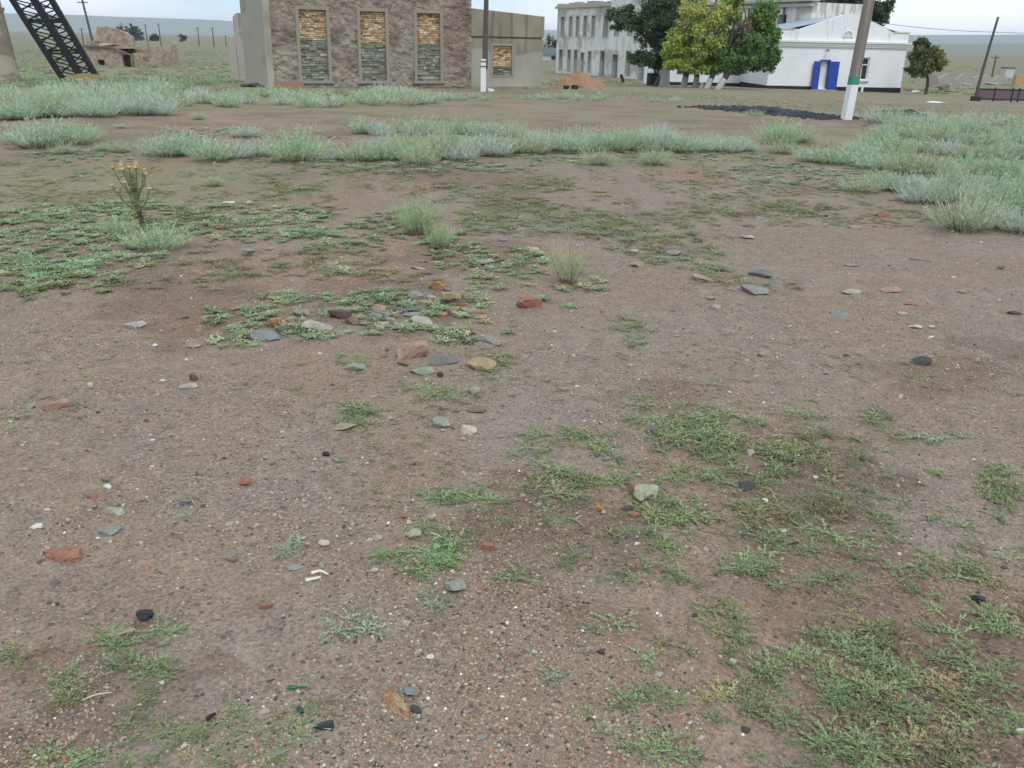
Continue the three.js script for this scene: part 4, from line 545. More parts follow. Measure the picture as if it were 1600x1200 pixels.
[ // the rubble cluster left of centre
  [683, 451, 25, 0.65, 'orange', 'bright orange brick chunk topmost in the rubble cluster', B], [699, 454, 14, 0.5, 'grey', 'small grey stone behind the topmost orange brick'],
  [705, 474, 30, 0.42, 'tan', 'tan brick slab resting on a small red piece', { ...B, lift: 0.9 }], [709, 490, 16, 0.85, 'pink', 'round-ended pink clay piece under the tan brick slab'], [734, 487, 29, 0.3, 'tan', 'flat tan tile piece right of the pink clay piece', B],
  [435, 507, 22, 0.6, 'orange', 'rounded orange brick bit left of the pale slab', B], [497, 513, 46, 0.26, 'pale', 'broad pale grey slab at front of the rubble cluster'], [414, 527, 54, 0.2, 'blue', 'flat bluish slab at left end of the weeds'],
  [531, 496, 34, 0.45, 'maroon', 'dark maroon brick block in the rubble cluster', B], [551, 505, 27, 0.4, 'brown', 'brown wedge-shaped stone beside the maroon block'], [592, 488, 24, 0.7, 'pink', 'pinkish rounded rock in middle of the rubble cluster'], [587, 500, 21, 0.7, 'blue', 'blue-grey angular rock below the pinkish one'],
  [624, 487, 30, 0.4, 'slate', 'grey slate lump right of the pinkish rock'], [650, 485, 38, 0.24, 'slate', 'long dark slate slab in the rubble cluster'], [645, 493, 28, 0.25, 'green', 'pale green-grey slab under the long slate'], [650, 466, 26, 0.5, 'grey', 'grey oblong stone poking from weeds above the slate'],
  [472, 491, 26, 0.4, 'grey', 'half-buried grey stone behind the pale slab'], [571, 508, 22, 0.3, 'grey', 'thin grey flake at front of the rubble cluster'], [662, 502, 40, 0.14, 'pale', 'pale flat flake half covered by weeds'], [604, 497, 14, 0.6, 'grey', 'small grey stone right of the blue-grey rock'], [520, 491, 12, 0.6, 'tan', 'little tan stone behind the maroon block'],
  [643, 556, 48, 0.5, 'pink', 'large pinkish red brick block below the rubble cluster', { ...B, turn: 0.3, lift: 0.32 }], [557, 576, 40, 0.24, 'green', 'grey-green slab left of the pinkish brick block'], [694, 566, 44, 0.26, 'slate', 'dark slate slab right of the pinkish brick block'], [757, 574, 52, 0.3, 'ochre', 'ochre yellow flat boulder beside a weed tuft'], [661, 580, 40, 0.18, 'green', 'pale green slab in front of the pinkish brick block'],
  [630, 570, 22, 0.4, 'brown', 'brown pebble left under the pinkish brick block'], [686, 588, 13, 0.7, 'coal', 'small black lump below the dark slate slab', { name: 'coal_lump', cat: 'coal' }], [767, 534, 26, 0.4, 'grey', 'grey pointed stone at right end of the weeds'], [779, 539, 20, 0.5, 'tan', 'beige pointed stone touching the grey one'],
  [742, 613, 19, 0.6, 'pale', 'pale roundish pebble below the ochre boulder'], [745, 642, 32, 0.2, 'brown', 'brown flat stone sunk among weeds'], [690, 664, 33, 0.4, 'green', 'grey-green block beside a weed tuft'], [732, 675, 27, 0.45, 'cream', 'cream coloured stone right of the grey-green block'], [723, 688, 9, 0.7, 'cream', 'tiny cream pebble under the cream stone'], [540, 669, 36, 0.25, 'tan', 'tan flat stone left of centre on bare soil'],
  [826, 479, 36, 0.5, 'red', 'red-orange half brick right of the weeds', { ...B, turn: 0.5, lift: 0.35 }],
  [668, 478, 20, 0.5, 'tan', 'tan angular chunk left of the tan brick slab', B], [690, 494, 16, 0.5, 'orange', 'small orange brick crumb beside the pink clay piece', B], [720, 478, 15, 0.5, 'orange', 'orange brick flake right of the tan brick slab', B], [612, 503, 18, 0.5, 'tan', 'tan flake in front of the slate lump', B], [636, 478, 22, 0.4, 'grey', 'grey splinter behind the long slate slab'], [543, 487, 18, 0.5, 'grey', 'grey angular stone behind the brown wedge'], [577, 492, 16, 0.6, 'slate', 'slate chip left of the pinkish rock'], [456, 500, 18, 0.4, 'green', 'green-grey flake between orange bit and pale slab'], [750, 497, 20, 0.3, 'tan', 'tan shard right of the flat tan tile', B], [675, 468, 16, 0.5, 'pale', 'pale angular stone under the topmost orange brick'], [598, 508, 20, 0.3, 'pale', 'pale shard before the blue-grey rock'],
  // right and middle distance
  [1098, 438, 35, 0.18, 'tan', 'tilted tan slab on bare ground right of centre', { tilt: -0.2, lift: 0.6 }], [1188, 431, 38, 0.26, 'slate', 'dark slate block on the right slope'], [1179, 458, 44, 0.3, 'grey', 'grey flat boulder below the dark slate block'], [1118, 481, 21, 0.3, 'pale', 'pale wedge below the tilted tan slab'], [1111, 468, 14, 0.5, 'ochre', 'orange-tan pebble above the pale wedge'], [1190, 556, 15, 0.7, 'tan', 'beige pebble with dark base on the right slope'], [880, 610, 18, 0.4, 'tan', 'tan half-buried stone near centre'], [996, 416, 24, 0.35, 'tan', 'grey-tan stone above the tilted slab'], [1053, 398, 24, 0.4, 'grey', 'grey stone among sparse weeds right of centre'], [993, 396, 20, 0.4, 'pale', 'pale stone left of the grey one'],
  [1017, 677, 16, 1.3, 'grey', 'upright mottled stone standing in the weeds', { deep: 0.7, lift: 0.4 }], [1173, 711, 14, 0.9, 'pale', 'pale cube-like pebble at edge of the weeds'], [1312, 492, 32, 0.14, 'blue', 'grey-blue flat tile on the right slope'], [1410, 491, 18, 0.3, 'lime', 'pale yellow-green chip on the right slope', { deep: 1 }], [1391, 455, 31, 0.25, 'pink', 'pink flat stone on the right slope'], [1440, 568, 32, 0.32, 'dark', 'dark jagged rock alone at right'], [1331, 457, 32, 0.15, 'lime', 'greenish flat stone sunk in soil at right'], [1430, 512, 22, 0.3, 'cream', 'cream oblong pebble below the yellow-green chip'], [1455, 512, 11, 0.5, 'cream', 'small cream pebble right of the oblong one'], [1454, 529, 11, 0.5, 'white', 'white pebble below the two cream ones'], [1585, 490, 24, 0.25, 'dark', 'dark flake near the right edge'], [1563, 420, 13, 0.6, 'slate', 'purple-grey pebble near the right edge'], [1333, 415, 26, 0.15, 'grey', 'grey slab sunk in soil on the right slope'], [1503, 458, 14, 0.5, 'tan', 'tan pebble near the right edge'], [1421, 475, 22, 0.12, 'red', 'red dust-covered brick flake above the yellow-green chip', B],
  [1378, 338, 19, 0.5, 'red', 'dark red brick lump near the right sage bushes', B], [1335, 357, 21, 0.3, 'tan', 'tan flat stone below the red lump'], [1293, 327, 16, 0.4, 'maroon', 'maroon pebble on the far rim of bare soil'], [1290, 339, 9, 0.5, 'dark', 'tiny dark stone below the maroon pebble'], [1186, 342, 16, 0.4, 'grey', 'grey stone on the far bare soil'], [1167, 371, 22, 0.2, 'pale', 'flat pale flake on the far bare soil'], [1025, 359, 13, 0.4, 'tan', 'tan chip on the far bare soil'], [1456, 200, 14, 0.6, 'pink', 'pink stone lying inside the right sage thicket', { lift: 1.2 }],
  [664, 296, 14, 0.9, 'tan', 'squarish beige stone before the sage band', B], [787, 376, 18, 0.3, 'grey', 'grey wedge stone on dark soil'], [757, 412, 30, 0.25, 'green', 'green-grey flat stone above the rubble cluster'], [739, 424, 10, 0.5, 'pale', 'pale pebble below the green-grey flat stone'], [665, 427, 26, 0.12, 'slate', 'dark slate shard sunk in soil above the rubble cluster'], [655, 420, 22, 0.15, 'pale', 'pale flake behind the dark slate shard'], [520, 413, 20, 0.2, 'green', 'pale green-grey flake beside a weed tuft'], [588, 348, 0, 0, '', ''],
  [384, 399, 29, 0.35, 'grey', 'grey tilted slab on bare soil left of centre', { tilt: 0.12, lift: 0.5 }], [400, 429, 25, 0.2, 'brown', 'thin dark-edged stone below the grey tilted slab'], [345, 357, 16, 0.6, 'pink', 'pink brick bit in the left weed field', B], [357, 317, 19, 0.15, 'white', 'white flat fragment on pinkish soil'], [388, 316, 10, 0.3, 'cream', 'cream chip right of the white flat fragment'], [335, 257, 8, 0.7, 'tan', 'round tan pebble below the left sage clump'], [473, 337, 12, 0.5, 'pale', 'pale pebble on the far left soil'], [506, 334, 12, 0.6, 'pale', 'second pale pebble on the far left soil'], [611, 357, 16, 0.3, 'pale', 'pale flat stone beside the feathery bush'], [643, 366, 14, 0.4, 'tan', 'tan stone at foot of the feathery bush'],
  // left foreground
  [210, 510, 36, 0.3, 'pale', 'pale grey flat stone on bare soil at left'], [88, 636, 36, 0.35, 'pink', 'pink brick half at left on bare soil', { ...B, turn: 0.7 }], [47, 637, 17, 0.5, 'green', 'grey-green pebble left of the pink brick half'], [294, 605, 28, 0.3, 'pale', 'pale oblong stone below a dark red rock'], [303, 593, 15, 0.8, 'maroon', 'dark red porous rock on bare soil'], [243, 541, 10, 0.6, 'white', 'small white pebble left of the weeds'], [304, 541, 28, 0.18, 'tan', 'tan slab at left tip of the weeds'], [320, 496, 16, 0.3, 'tan', 'tan chip above the weeds tip'],
  [97, 869, 56, 0.28, 'red', 'flat red brick fragment at left foreground', { ...B, deep: 0.62, turn: 0.25 }], [170, 829, 36, 0.2, 'grey', 'smooth grey stone half buried above the red fragment'], [182, 800, 31, 0.3, 'pale', 'pale grey block above the half-buried stone', B], [169, 761, 14, 0.4, 'white', 'white sliver on dark pebble at left'], [165, 752, 13, 0.6, 'slate', 'dark pebble behind the white sliver'], [57, 824, 19, 0.3, 'white', 'white pointed chip at far left', { turn: 0.6 }], [75, 797, 10, 0.4, 'white', 'small white chip above the pointed one'], [145, 777, 19, 0.3, 'red', 'dull red brick chip at left', B], [147, 793, 10, 0.7, 'tan', 'tan bead-like pebble below the dull red chip'], [384, 757, 21, 0.7, 'red', 'rounded red-brown stone at left of centre'], [290, 786, 19, 0.5, 'blue', 'blue-grey pebble left of the red-brown stone'], [358, 819, 15, 0.3, 'pale', 'pale flat chip below the red-brown stone'], [362, 875, 20, 0.3, 'slate', 'dark grey flat pebble in gravel'], [87, 911, 16, 0.6, 'slate', 'dark grey pebble at far left gravel'],
  [489, 734, 20, 0.3, 'grey', 'grey oval stone on damp soil'], [527, 721, 12, 0.5, 'green', 'green-grey pebble right of the grey oval'], [509, 712, 12, 0.7, 'coal', 'crumb of coal on damp soil', { name: 'coal_lump', cat: 'coal' }], [645, 839, 30, 0.5, 'lime', 'yellow-green block beside the bright weed clump', { deep: 0.8 }], [673, 812, 16, 0.7, 'lime', 'pointed greenish stone in the weeds above the block'], [712, 921, 32, 0.55, 'green', 'pale grey-green block below the bright weed clump', { deep: 0.85, lift: 0.35 }], [763, 858, 20, 0.6, 'red', 'small red brick cube right of the bright weed clump', B], [629, 809, 14, 0.5, 'red', 'red brick crumb above the yellow-green block', B], [640, 817, 11, 0.5, 'cream', 'cream pebble beside the red crumb'], [506, 852, 19, 0.5, 'cream', 'egg-shaped beige pebble on bare soil'], [590, 842, 16, 0.5, 'lime', 'beige-green pebble left of the yellow-green block'], [461, 888, 24, 0.14, 'green', 'triangular grey-green flake on bare soil'], [416, 949, 20, 0.5, 'red', 'red brick chip on fine gravel', B], [447, 863, 0, 0, '', ''],
  [1012, 778, 50, 0.5, 'lime', 'large beige weathered stone in the weeds', { deep: 0.75, lift: 0.3, turn: 0.5, cuts: 7, rough: 0.16 }], [988, 767, 17, 0.9, 'red', 'red brick cube left of the large beige stone', B], [936, 797, 15, 0.7, 'orange', 'bright orange brick crumb on dark soil', B], [980, 798, 18, 0.6, 'maroon', 'maroon brick lump below the red cube', B], [990, 806, 15, 0.5, 'red', 'red brick flake below the maroon lump', B], [1031, 764, 20, 0.5, 'slate', 'dark blue-grey stone behind the large beige one'], [1167, 762, 30, 0.4, 'dark', 'dark grey stone in the weeds at right'], [986, 885, 12, 0.4, 'orange', 'orange brick speck in the lower weeds', B], [1045, 867, 11, 0.5, 'tan', 'tan pebble on the bare silt patch'], [785, 892, 12, 0.5, 'pink', 'pink crumb by the small red cube', B],
  [228, 967, 27, 0.62, 'coal', 'large black coal lump at left foreground', { name: 'coal_lump', cat: 'coal', lift: 0.35 }], [190, 989, 44, 0.12, 'tan', 'flat tan-grey stone below the coal lump'], [253, 1009, 15, 0.6, 'grey', 'grey pebble right of the flat tan stone'], [239, 1006, 13, 0.5, 'brown', 'brown pebble beside the grey pebble'], [288, 1167, 13, 0.6, 'cream', 'cream pebble at bottom left'], [635, 975, 16, 0.4, 'pale', 'pale pebble right of the grey-blue sprig'], [591, 957, 17, 0.4, 'tan', 'orange-tan curled chip above the pale pebble'], [505, 994, 16, 0.3, 'grey', 'grey flake left of the grey-blue sprig'], [433, 1177, 24, 0.2, 'grey', 'grey flat stone at bottom edge'], [752, 1153, 17, 0.3, 'grey', 'pale grey sliver near bottom centre'], [771, 1003, 14, 0.5, 'ochre', 'orange-brown chip right of the grey-blue sprig'], [640, 1083, 26, 0.3, 'blue', 'blue-grey flat stone above the rusty wood chunk'], [668, 1113, 24, 0.4, 'tan', 'tan crumbly clod right of the rusty wood chunk'], [650, 1112, 22, 0.5, 'dark', 'dark clod touching the rusty wood chunk'], [492, 1082, 18, 0.3, 'grey', 'grey pebble right of the green glass'], [413, 1112, 20, 0.3, 'pale', 'pale blue-grey chip left of the dark glass'],
  [1528, 940, 23, 0.6, 'coal', 'black coal lump at right foreground', { name: 'coal_lump', cat: 'coal', lift: 0.3 }], [1350, 1163, 22, 0.35, 'cream', 'cream flat pebble among weeds at bottom right'], [1503, 1189, 18, 0.5, 'pink', 'pinkish white pebble at bottom right corner'], [1592, 1143, 16, 0.6, 'white', 'white pebble at right edge of the picture'], [1257, 1062, 14, 0.5, 'ochre', 'ochre stone tip at edge of the lower weeds'], [938, 1020, 14, 0.6, 'dark', 'dark round pebble on bare silt'], [1165, 1142, 16, 0.5, 'dark', 'dark pebble between lower weed tufts'], [1145, 1035, 12, 0.6, 'cream', 'cream pebble left of the lower weeds'], [1030, 1055, 18, 0.3, 'lime', 'yellowish flat chip on bare silt'], [835, 1021, 10, 0.7, 'cream', 'squarish cream pebble near bottom centre'], [1070, 1147, 12, 0.7, 'tan', 'tan pebble by lower weed tufts'], [1225, 830, 10, 0.5, 'white', 'white pebble on bare silt at right'], [1445, 667, 0, 0, '', ''],
].forEach((a) => a[2] && stone(...a));
{ // pebbles that nothing tells apart
  const R = rng(77), named = [...placedStones], taken = {};
  for (let i = 0; i < 110; i++) { const v = 420 + Math.pow(R(), 0.8) * 770, u = R() * 1600, w = 6 + R() * 5 * (0.5 + v / 1000), c = ['pale', 'cream', 'tan', 'grey', 'brown', 'slate', 'dark', 'white'][Math.floor(R() * 8)], nm = { pale: 'pale grey', cream: 'cream', tan: 'tan', grey: 'grey', brown: 'brown', slate: 'slate grey', dark: 'dark', white: 'white' }[c]; const p = groundAt(u, v), near = named.reduce((a, b) => (Math.hypot(b[0] - p.x, b[1] - p.z) < Math.hypot(a[0] - p.x, a[1] - p.z) ? b : a)), n = taken[nm + near[2]] = (taken[nm + near[2]] ?? 0) + 1; let l = `${n > 1 ? ['another', 'a third', 'a fourth'][n - 2] + ' ' : ''}small ${nm} pebble closest to the ${near[2]}`; if (l.split(' ').length > 16) l = l.split(' ').slice(0, 16).join(' ').replace(/ (of|the|on|at|in|a|from|and|under|below|above|beside|right|left)$/, '');
    stone(u, v, w, 0.5, c, l, { name: 'pebble', cat: 'pebble', group: 'loose pebbles on the bare soil' }); }
}
{ // bone chips, glass, wood
  const chip = (u, v, w, label, name, cat, m, geo) => { const p = groundAt(u, v), s = w / p.px, o = part(name, geo(s), m); o.position.set(p.x, p.y + 0.006, p.z); tag(o, label, cat); return o; };
  const boneM = mat([0.66, 0.62, 0.54], 0.8);
  chip(500, 900, 26, 'curved whitish bone splinter on bare soil', 'bone_splinter', 'bone', boneM, (s) => limb([V(-s / 2, 0.004, 0), V(0, 0.008, -s * 0.14), V(s / 2, 0.002, s * 0.05)], 0.006, 0.003, 7)); chip(490, 907, 22, 'straight whitish bone splinter below the curved one', 'bone_splinter', 'bone', boneM, (s) => limb([V(-s / 2, 0, s * 0.2), V(s / 2, 0.004, -s * 0.1)], 0.006, 0.004, 7));
  const bottle = (c) => new THREE.MeshPhysicalMaterial({ color: rgb(...c), roughness: 0.08, transmission: 0.75, thickness: 0.004, ior: 1.5, attenuationColor: rgb(...c), attenuationDistance: 0.006 });
  const shard = (u, v, w, label, c, arc, turn, seed) => { const p = groundAt(u, v), s = w / p.px, R = rng(seed), P = [], I = [], n = 10, r = s * 0.55, th = 0.0035, k = 5; for (const q of [0, th]) for (let i = 0; i <= n; i++) for (let j = 0; j <= k; j++) { const t = (i / n - 0.5) * 2, wd = arc * (0.55 + 0.45 * Math.sin((i / n) * 2.6 + seed)) * (1 - 0.5 * Math.abs(t) ** 3), a = (j / k - 0.5) * wd; P.push(t * s * 0.5 + (hash(i, 0, seed) - 0.5) * 0.003, Math.cos(a) * (r - q) - r * 0.82, Math.sin(a) * (r - q)); } const off = (n + 1) * (k + 1), id = (i, j) => i * (k + 1) + j; for (let i = 0; i < n; i++) for (let j = 0; j < k; j++) { const a = id(i, j), b = id(i, j + 1), c2 = id(i + 1, j), d = id(i + 1, j + 1); I.push(a, b, c2, b, d, c2, a + off, c2 + off, b + off, b + off, c2 + off, d + off); } for (let i = 0; i < n; i++) for (const j of [0, k]) { const a = id(i, j), c2 = id(i + 1, j); I.push(...(j ? [a, a + off, c2, c2, a + off, c2 + off] : [a, c2, a + off, c2, c2 + off, a + off])); } for (let j = 0; j < k; j++) for (const i of [0, n]) { const a = id(i, j), b = id(i, j + 1); I.push(...(i ? [a, b, a + off, b, b + off, a + off] : [a, a + off, b, b, a + off, b + off])); } const g = new THREE.BufferGeometry(); g.setAttribute('position', new THREE.Float32BufferAttribute(P, 3)); g.setIndex(I); g.computeVertexNormals(); const o = part('glass_shard', g, bottle(c)); o.position.set(p.x, p.y + s * 0.02 + 0.004, p.z); o.rotation.y = turn; tag(o, label, 'glass'); };
  shard(465, 1077, 28, 'bright green curved bottle glass shard', [0.05, 0.42, 0.16], 1.6, 0.05, 3); shard(505, 1137, 33, 'dark green bottle glass piece lowest of the shards', [0.012, 0.06, 0.05], 1.8, 0.35, 5); shard(470, 1112, 17, 'small dark green glass splinter between larger shards', [0.02, 0.12, 0.06], 1.2, -0.8, 7); shard(424, 1065, 14, 'pale green glass splinter left of the bright shard', [0.05, 0.25, 0.12], 1.0, 0.5, 9);
  const woodT = dataTex(128, 256, (i, j) => { const n = fbm(i / 6, j / 60, 191, 4), q = smooth(0.45, 0.62, fbm(i / 40, j / 30, 193, 3)); return [lerp(0.36, 0.30, q), lerp(0.25, 0.15, q), lerp(0.14, 0.065, q)].map((v) => v * (0.55 + 0.8 * n)); });
  { const p = groundAt(620, 1104), s = 62 / p.px, g = rockAt(s * 0.42, s * 0.26, s * 1.25, 917, 8, 0.1), o = part('rotten_wood_chunk', planarUv(g, 0.12), new THREE.MeshStandardMaterial({ map: woodT, bumpMap: woodT, bumpScale: 0.004, roughness: 0.95 })); o.position.set(p.x, p.y + s * 0.07, p.z); o.rotation.y = 0.55; tag(o, 'rusty brown rotten wood chunk near bottom centre', 'wood'); }
  const twig = (u0, v0, u1, v1, w, label, c) => { const a = groundAt(u0, v0), b = groundAt(u1, v1), R = rng(u0), A = V(a.x, a.y + 0.006, a.z), E2 = V(b.x, b.y + 0.008, b.z), m = A.clone().lerp(E2, 0.5); m.y = ground(m.x, m.z) + 0.012; m.x += (R() - 0.5) * 0.01; const o = part('twig', limb([A, m, E2].map((q) => q.sub(V(a.x, a.y, a.z))), w, w * 0.6, 6), mat(c, 0.95)); o.position.set(a.x, a.y, a.z); tag(o, label, 'twig'); };
  twig(888, 812, 912, 826, 0.005, 'short grey stick on dark soil left of the large beige stone', [0.26, 0.21, 0.17]); twig(897, 816, 910, 808, 0.003, 'thin pale straw crossing the short grey stick', [0.4, 0.34, 0.26]); twig(520, 464, 575, 490, 0.004, 'long orange-brown straw lying in the rubble weeds', [0.33, 0.2, 0.11]); twig(130, 1097, 175, 1086, 0.003, 'pale straight straw at bottom left', [0.5, 0.45, 0.38]); twig(323, 1127, 337, 1119, 0.006, 'short black charred stick at bottom left', [0.02, 0.02, 0.02]); twig(673, 836, 692, 844, 0.004, 'pale straw piece by the bright weed clump', [0.45, 0.38, 0.28]); twig(1420, 405, 1455, 411, 0.005, 'thin grey twig on the right slope', [0.2, 0.17, 0.15]);
}
// ---------------------------------------------------------------- sage bushes
const sageM = leafMat({ transmission: 0.3 }), woodyM = mat([0.13, 0.10, 0.075], 1);
const SAGE = [[0.46, 0.57, 0.40], [0.50, 0.59, 0.46], [0.46, 0.57, 0.37], [0.54, 0.60, 0.51], [0.48, 0.53, 0.36]];
function sageGeo(seed, col, n, wid, tall = 0.5, upright = 0) {            // a dome one metre across, of fine upright shoots with small side leaves
  const R = rng(seed), B = new Blades(), S = new Blades();
  for (let i = 0; i < n; i++) {
    const a = R() * 6.283, q = Math.pow(R(), 0.6), lean = q * (1.15 - upright * 0.7), L = tall * (0.5 + Math.pow(R(), 1.6) * 0.85) * (1 - 0.12 * q), b0 = V(Math.cos(a) * q * 0.2, 0, Math.sin(a) * q * 0.2), out = V(Math.cos(a), 0, Math.sin(a));
    const p1 = b0.clone().addScaledVector(out, Math.sin(lean) * L * 0.42).add(V(0, Math.cos(lean) * L * 0.42 + 0.02, 0)), p2 = b0.clone().addScaledVector(out, Math.sin(lean) * L * 0.85).add(V((R() - 0.5) * 0.06, Math.cos(lean * 0.8) * L, (R() - 0.5) * 0.06));
    if (i % 5 === 0) S.blade([b0, p1.clone().lerp(p2, 0.15)], 0.013, vary([1, 1, 1], R, 0.3, 0), V(Math.sin(a * 3), 0.2, Math.cos(a * 3)));
    const c = R() < 0.05 ? vary([0.34, 0.27, 0.17], R, 0.25) : vary(col, R, 0.26, 0.06), tw = V(R() - 0.5, R() - 0.5, R() - 0.5); B.blade([p1.clone().lerp(b0, 0.12), p1, p2], wid, c, tw);
    for (let k = 0; k < 4; k++) { const t = 0.35 + 0.6 * R(), o = p1.clone().lerp(p2, t * 1.1 - 0.1), d = V(R() - 0.5, R() * 0.9 + 0.1, R() - 0.5).normalize(); B.leaf(o, d, d.clone().cross(tw).normalize(), 0.05 + R() * 0.05, wid * 0.9, c); }
  }
  return [B.geometry(), S.geometry()];
}
const woodyBlade = new THREE.MeshStandardMaterial({ color: rgb(0.16, 0.12, 0.085), vertexColors: true, roughness: 1, side: THREE.DoubleSide });
const sageKinds = []; for (let k = 0; k < 10; k++) sageKinds.push(sageGeo(600 + k, SAGE[k % 5], 430, 0.0125, [0.6, 0.52, 0.66, 0.56, 0.62, 0.5, 0.58][k % 7]));
const sageMid = []; for (let k = 0; k < 6; k++) sageMid.push(sageGeo(640 + k, SAGE[k % 5], 160, 0.022, 0.56));
const strawKinds = [sageGeo(660, [0.48, 0.52, 0.33], 300, 0.011, 0.6, 0.5), sageGeo(661, [0.42, 0.52, 0.30], 420, 0.010, 0.55, 0.4)];
let bushN = 0;
function bush(u, v, w, label, group, opt = {}) {                          // v: where its foot stands; w: width in photograph pixels
  const p = groundAt(u, v), s = w / p.px, R = rng(7000 + ++bushN), far = p.px < 75, set = opt.kind ?? (far ? sageMid : sageKinds), g = set[opt.k ?? Math.floor(R() * set.length)];
  const t = thing(opt.name ?? 'sage_bush', label, opt.cat ?? 'bush', V(p.x, p.y - 0.02 * s, p.z), R() * 6.28, group), h = s * (opt.h ? opt.h * 0.85 : 0.58 + R() * 0.26);
  t.scale.set(s, h, s * 0.9); part('foliage', g[0], sageM, t); part('woody_stems', g[1], woodyBlade, t); return t;
}
const ORD = ['first', 'second', 'third', 'fourth', 'fifth', 'sixth', 'seventh', 'eighth', 'ninth', 'tenth', 'eleventh', 'twelfth', 'thirteenth', 'fourteenth', 'fifteenth', 'sixteenth', 'seventeenth', 'eighteenth', 'nineteenth', 'twentieth'];
const LANDMARK = [[70, 'concrete column'], [170, 'lattice mast'], [300, 'mud hut'], [440, 'ruin corner'], [540, 'first tall window'], [625, 'second tall window'], [735, 'third tall window'], [790, 'white-footed post'], [860, 'cement annex'], [960, 'derelict building'], [1060, 'dark tree'], [1150, 'yellowing tree'], [1270, 'white gable wall'], [1318, 'blue door'], [1380, 'concrete pole'], [1470, 'olive tree'], [1545, 'leaning pole'], [9999, 'purple fence']];
const band = (list, label, group, opt) => {
  const few = list.length <= 10, seen = {}, vs = list.map((b) => b[1]).sort((a, b) => a - b), lo = vs[Math.floor(vs.length / 3)], hi = vs[Math.floor(vs.length * 2 / 3)];
  [...list].sort((a, b) => a[0] - b[0]).forEach((b, i) => {
    let l = `${label}, ${ORD[i]} from the left`;
    if (!few) { const base = `${b[1] < lo ? 'rear' : b[1] < hi ? 'middle' : 'front'} ${label} under the ${LANDMARK.find((q) => b[0] < q[0])[1]}`, k = seen[base] = (seen[base] ?? 0) + 1; l = k > 1 ? `${ORD[k - 1]} ${base}` : base; }
    bush(b[0], b[1], b[2] * 1.15, l, group, { ...opt, ...(b[3] ?? {}) });
  });
};
// single bushes that can be told apart
bush(1503, 361, 105, 'large yellow-green sage bush at the rim of bare soil, right', null, { k: 4, h: 1.05 }); bush(1440, 318, 82, 'silvery white sage bush left of the large yellow-green one', null, { k: 3 }); bush(1345, 300, 62, 'ragged grey-green sage bush leftmost of the near right thicket', null, { k: 4 });
bush(655, 367, 82, 'feathery fresh green bush on bare soil near centre', null, { kind: strawKinds, k: 1, h: 1.45, name: 'feathery_bush' }); bush(688, 388, 54, 'smaller feathery bush touching the fresh green one', null, { kind: strawKinds, k: 1, h: 1.5, name: 'feathery_bush' }); bush(886, 443, 74, 'pale straw-green upright tuft beside low weeds', null, { kind: strawKinds, k: 0, h: 1.7, name: 'feathery_bush' });
bush(246, 388, 98, 'wide sage bush in front of the dry thistle', null, { k: 2 }); bush(184, 364, 56, 'small sage bush behind left of the dry thistle', null, { k: 2 }); bush(334, 291, 40, 'lone small bush on bare soil left of centre', null, { k: 4 }); bush(310, 187, 26, 'lone tiny bush on the bare strip before the plaster ruin', null); bush(190, 200, 26, 'flat dark bush on the bare strip at far left', null, { k: 4, h: 0.5 }); bush(937, 258, 54, 'low bush right in front of the long sage band', null, { k: 4 }); bush(1022, 258, 58, 'low grey-green bush before right end of the long band', null, { k: 4 });
bush(1364, 191, 46, 'sage bush just right of the concrete pole foot', null);
band([[60, 231, 84], [105, 228, 78], [35, 224, 60], [128, 222, 50]], 'sage bush in the thick clump at left edge', 'sage clump at left edge');
band([[100, 240, 34], [186, 238, 34], [165, 236, 30]], 'thin dry tuft between the two left sage clumps', 'thin tufts between left clumps', { k: 4, h: 0.8 });
band([[262, 244, 74], [300, 243, 72], [330, 252, 62], [365, 248, 66], [385, 215, 44], [402, 244, 62]], 'sage bush in the left clump of the long band', 'left clump of the long sage band');
bush(466, 252, 100, 'roundest yellow-green sage bush of the long band', null, { k: 2 });
band([[528, 250, 44], [560, 252, 60], [596, 252, 66], [622, 250, 62], [655, 258, 64], [690, 248, 70], [720, 250, 62], [742, 244, 60], [770, 244, 66], [800, 240, 62], [832, 240, 60], [862, 236, 64], [895, 238, 62], [925, 236, 66], [958, 238, 62], [985, 236, 58], [1010, 234, 60], [1040, 236, 64], [1068, 238, 62], [1096, 236, 56], [752, 232, 58], [690, 228, 60], [840, 226, 54], [905, 226, 56], [970, 228, 56], [1030, 226, 54], [640, 236, 58], [600, 236, 54]], 'sage bush of the long band', 'long sage band across the middle');
band([[570, 209, 50], [598, 212, 44], [626, 207, 52], [665, 210, 56], [690, 210, 50], [720, 210, 44], [742, 212, 46], [772, 212, 50], [800, 214, 46], [650, 212, 44]], 'sage bush in the rear row behind the long band', 'rear sage row behind the long band');
band([[1140, 238, 50], [1165, 236, 44], [1112, 228, 40], [1150, 226, 40]], 'scruffy sage bush between long band and right thicket', 'scruffy sage right of the long band', { k: 1 });
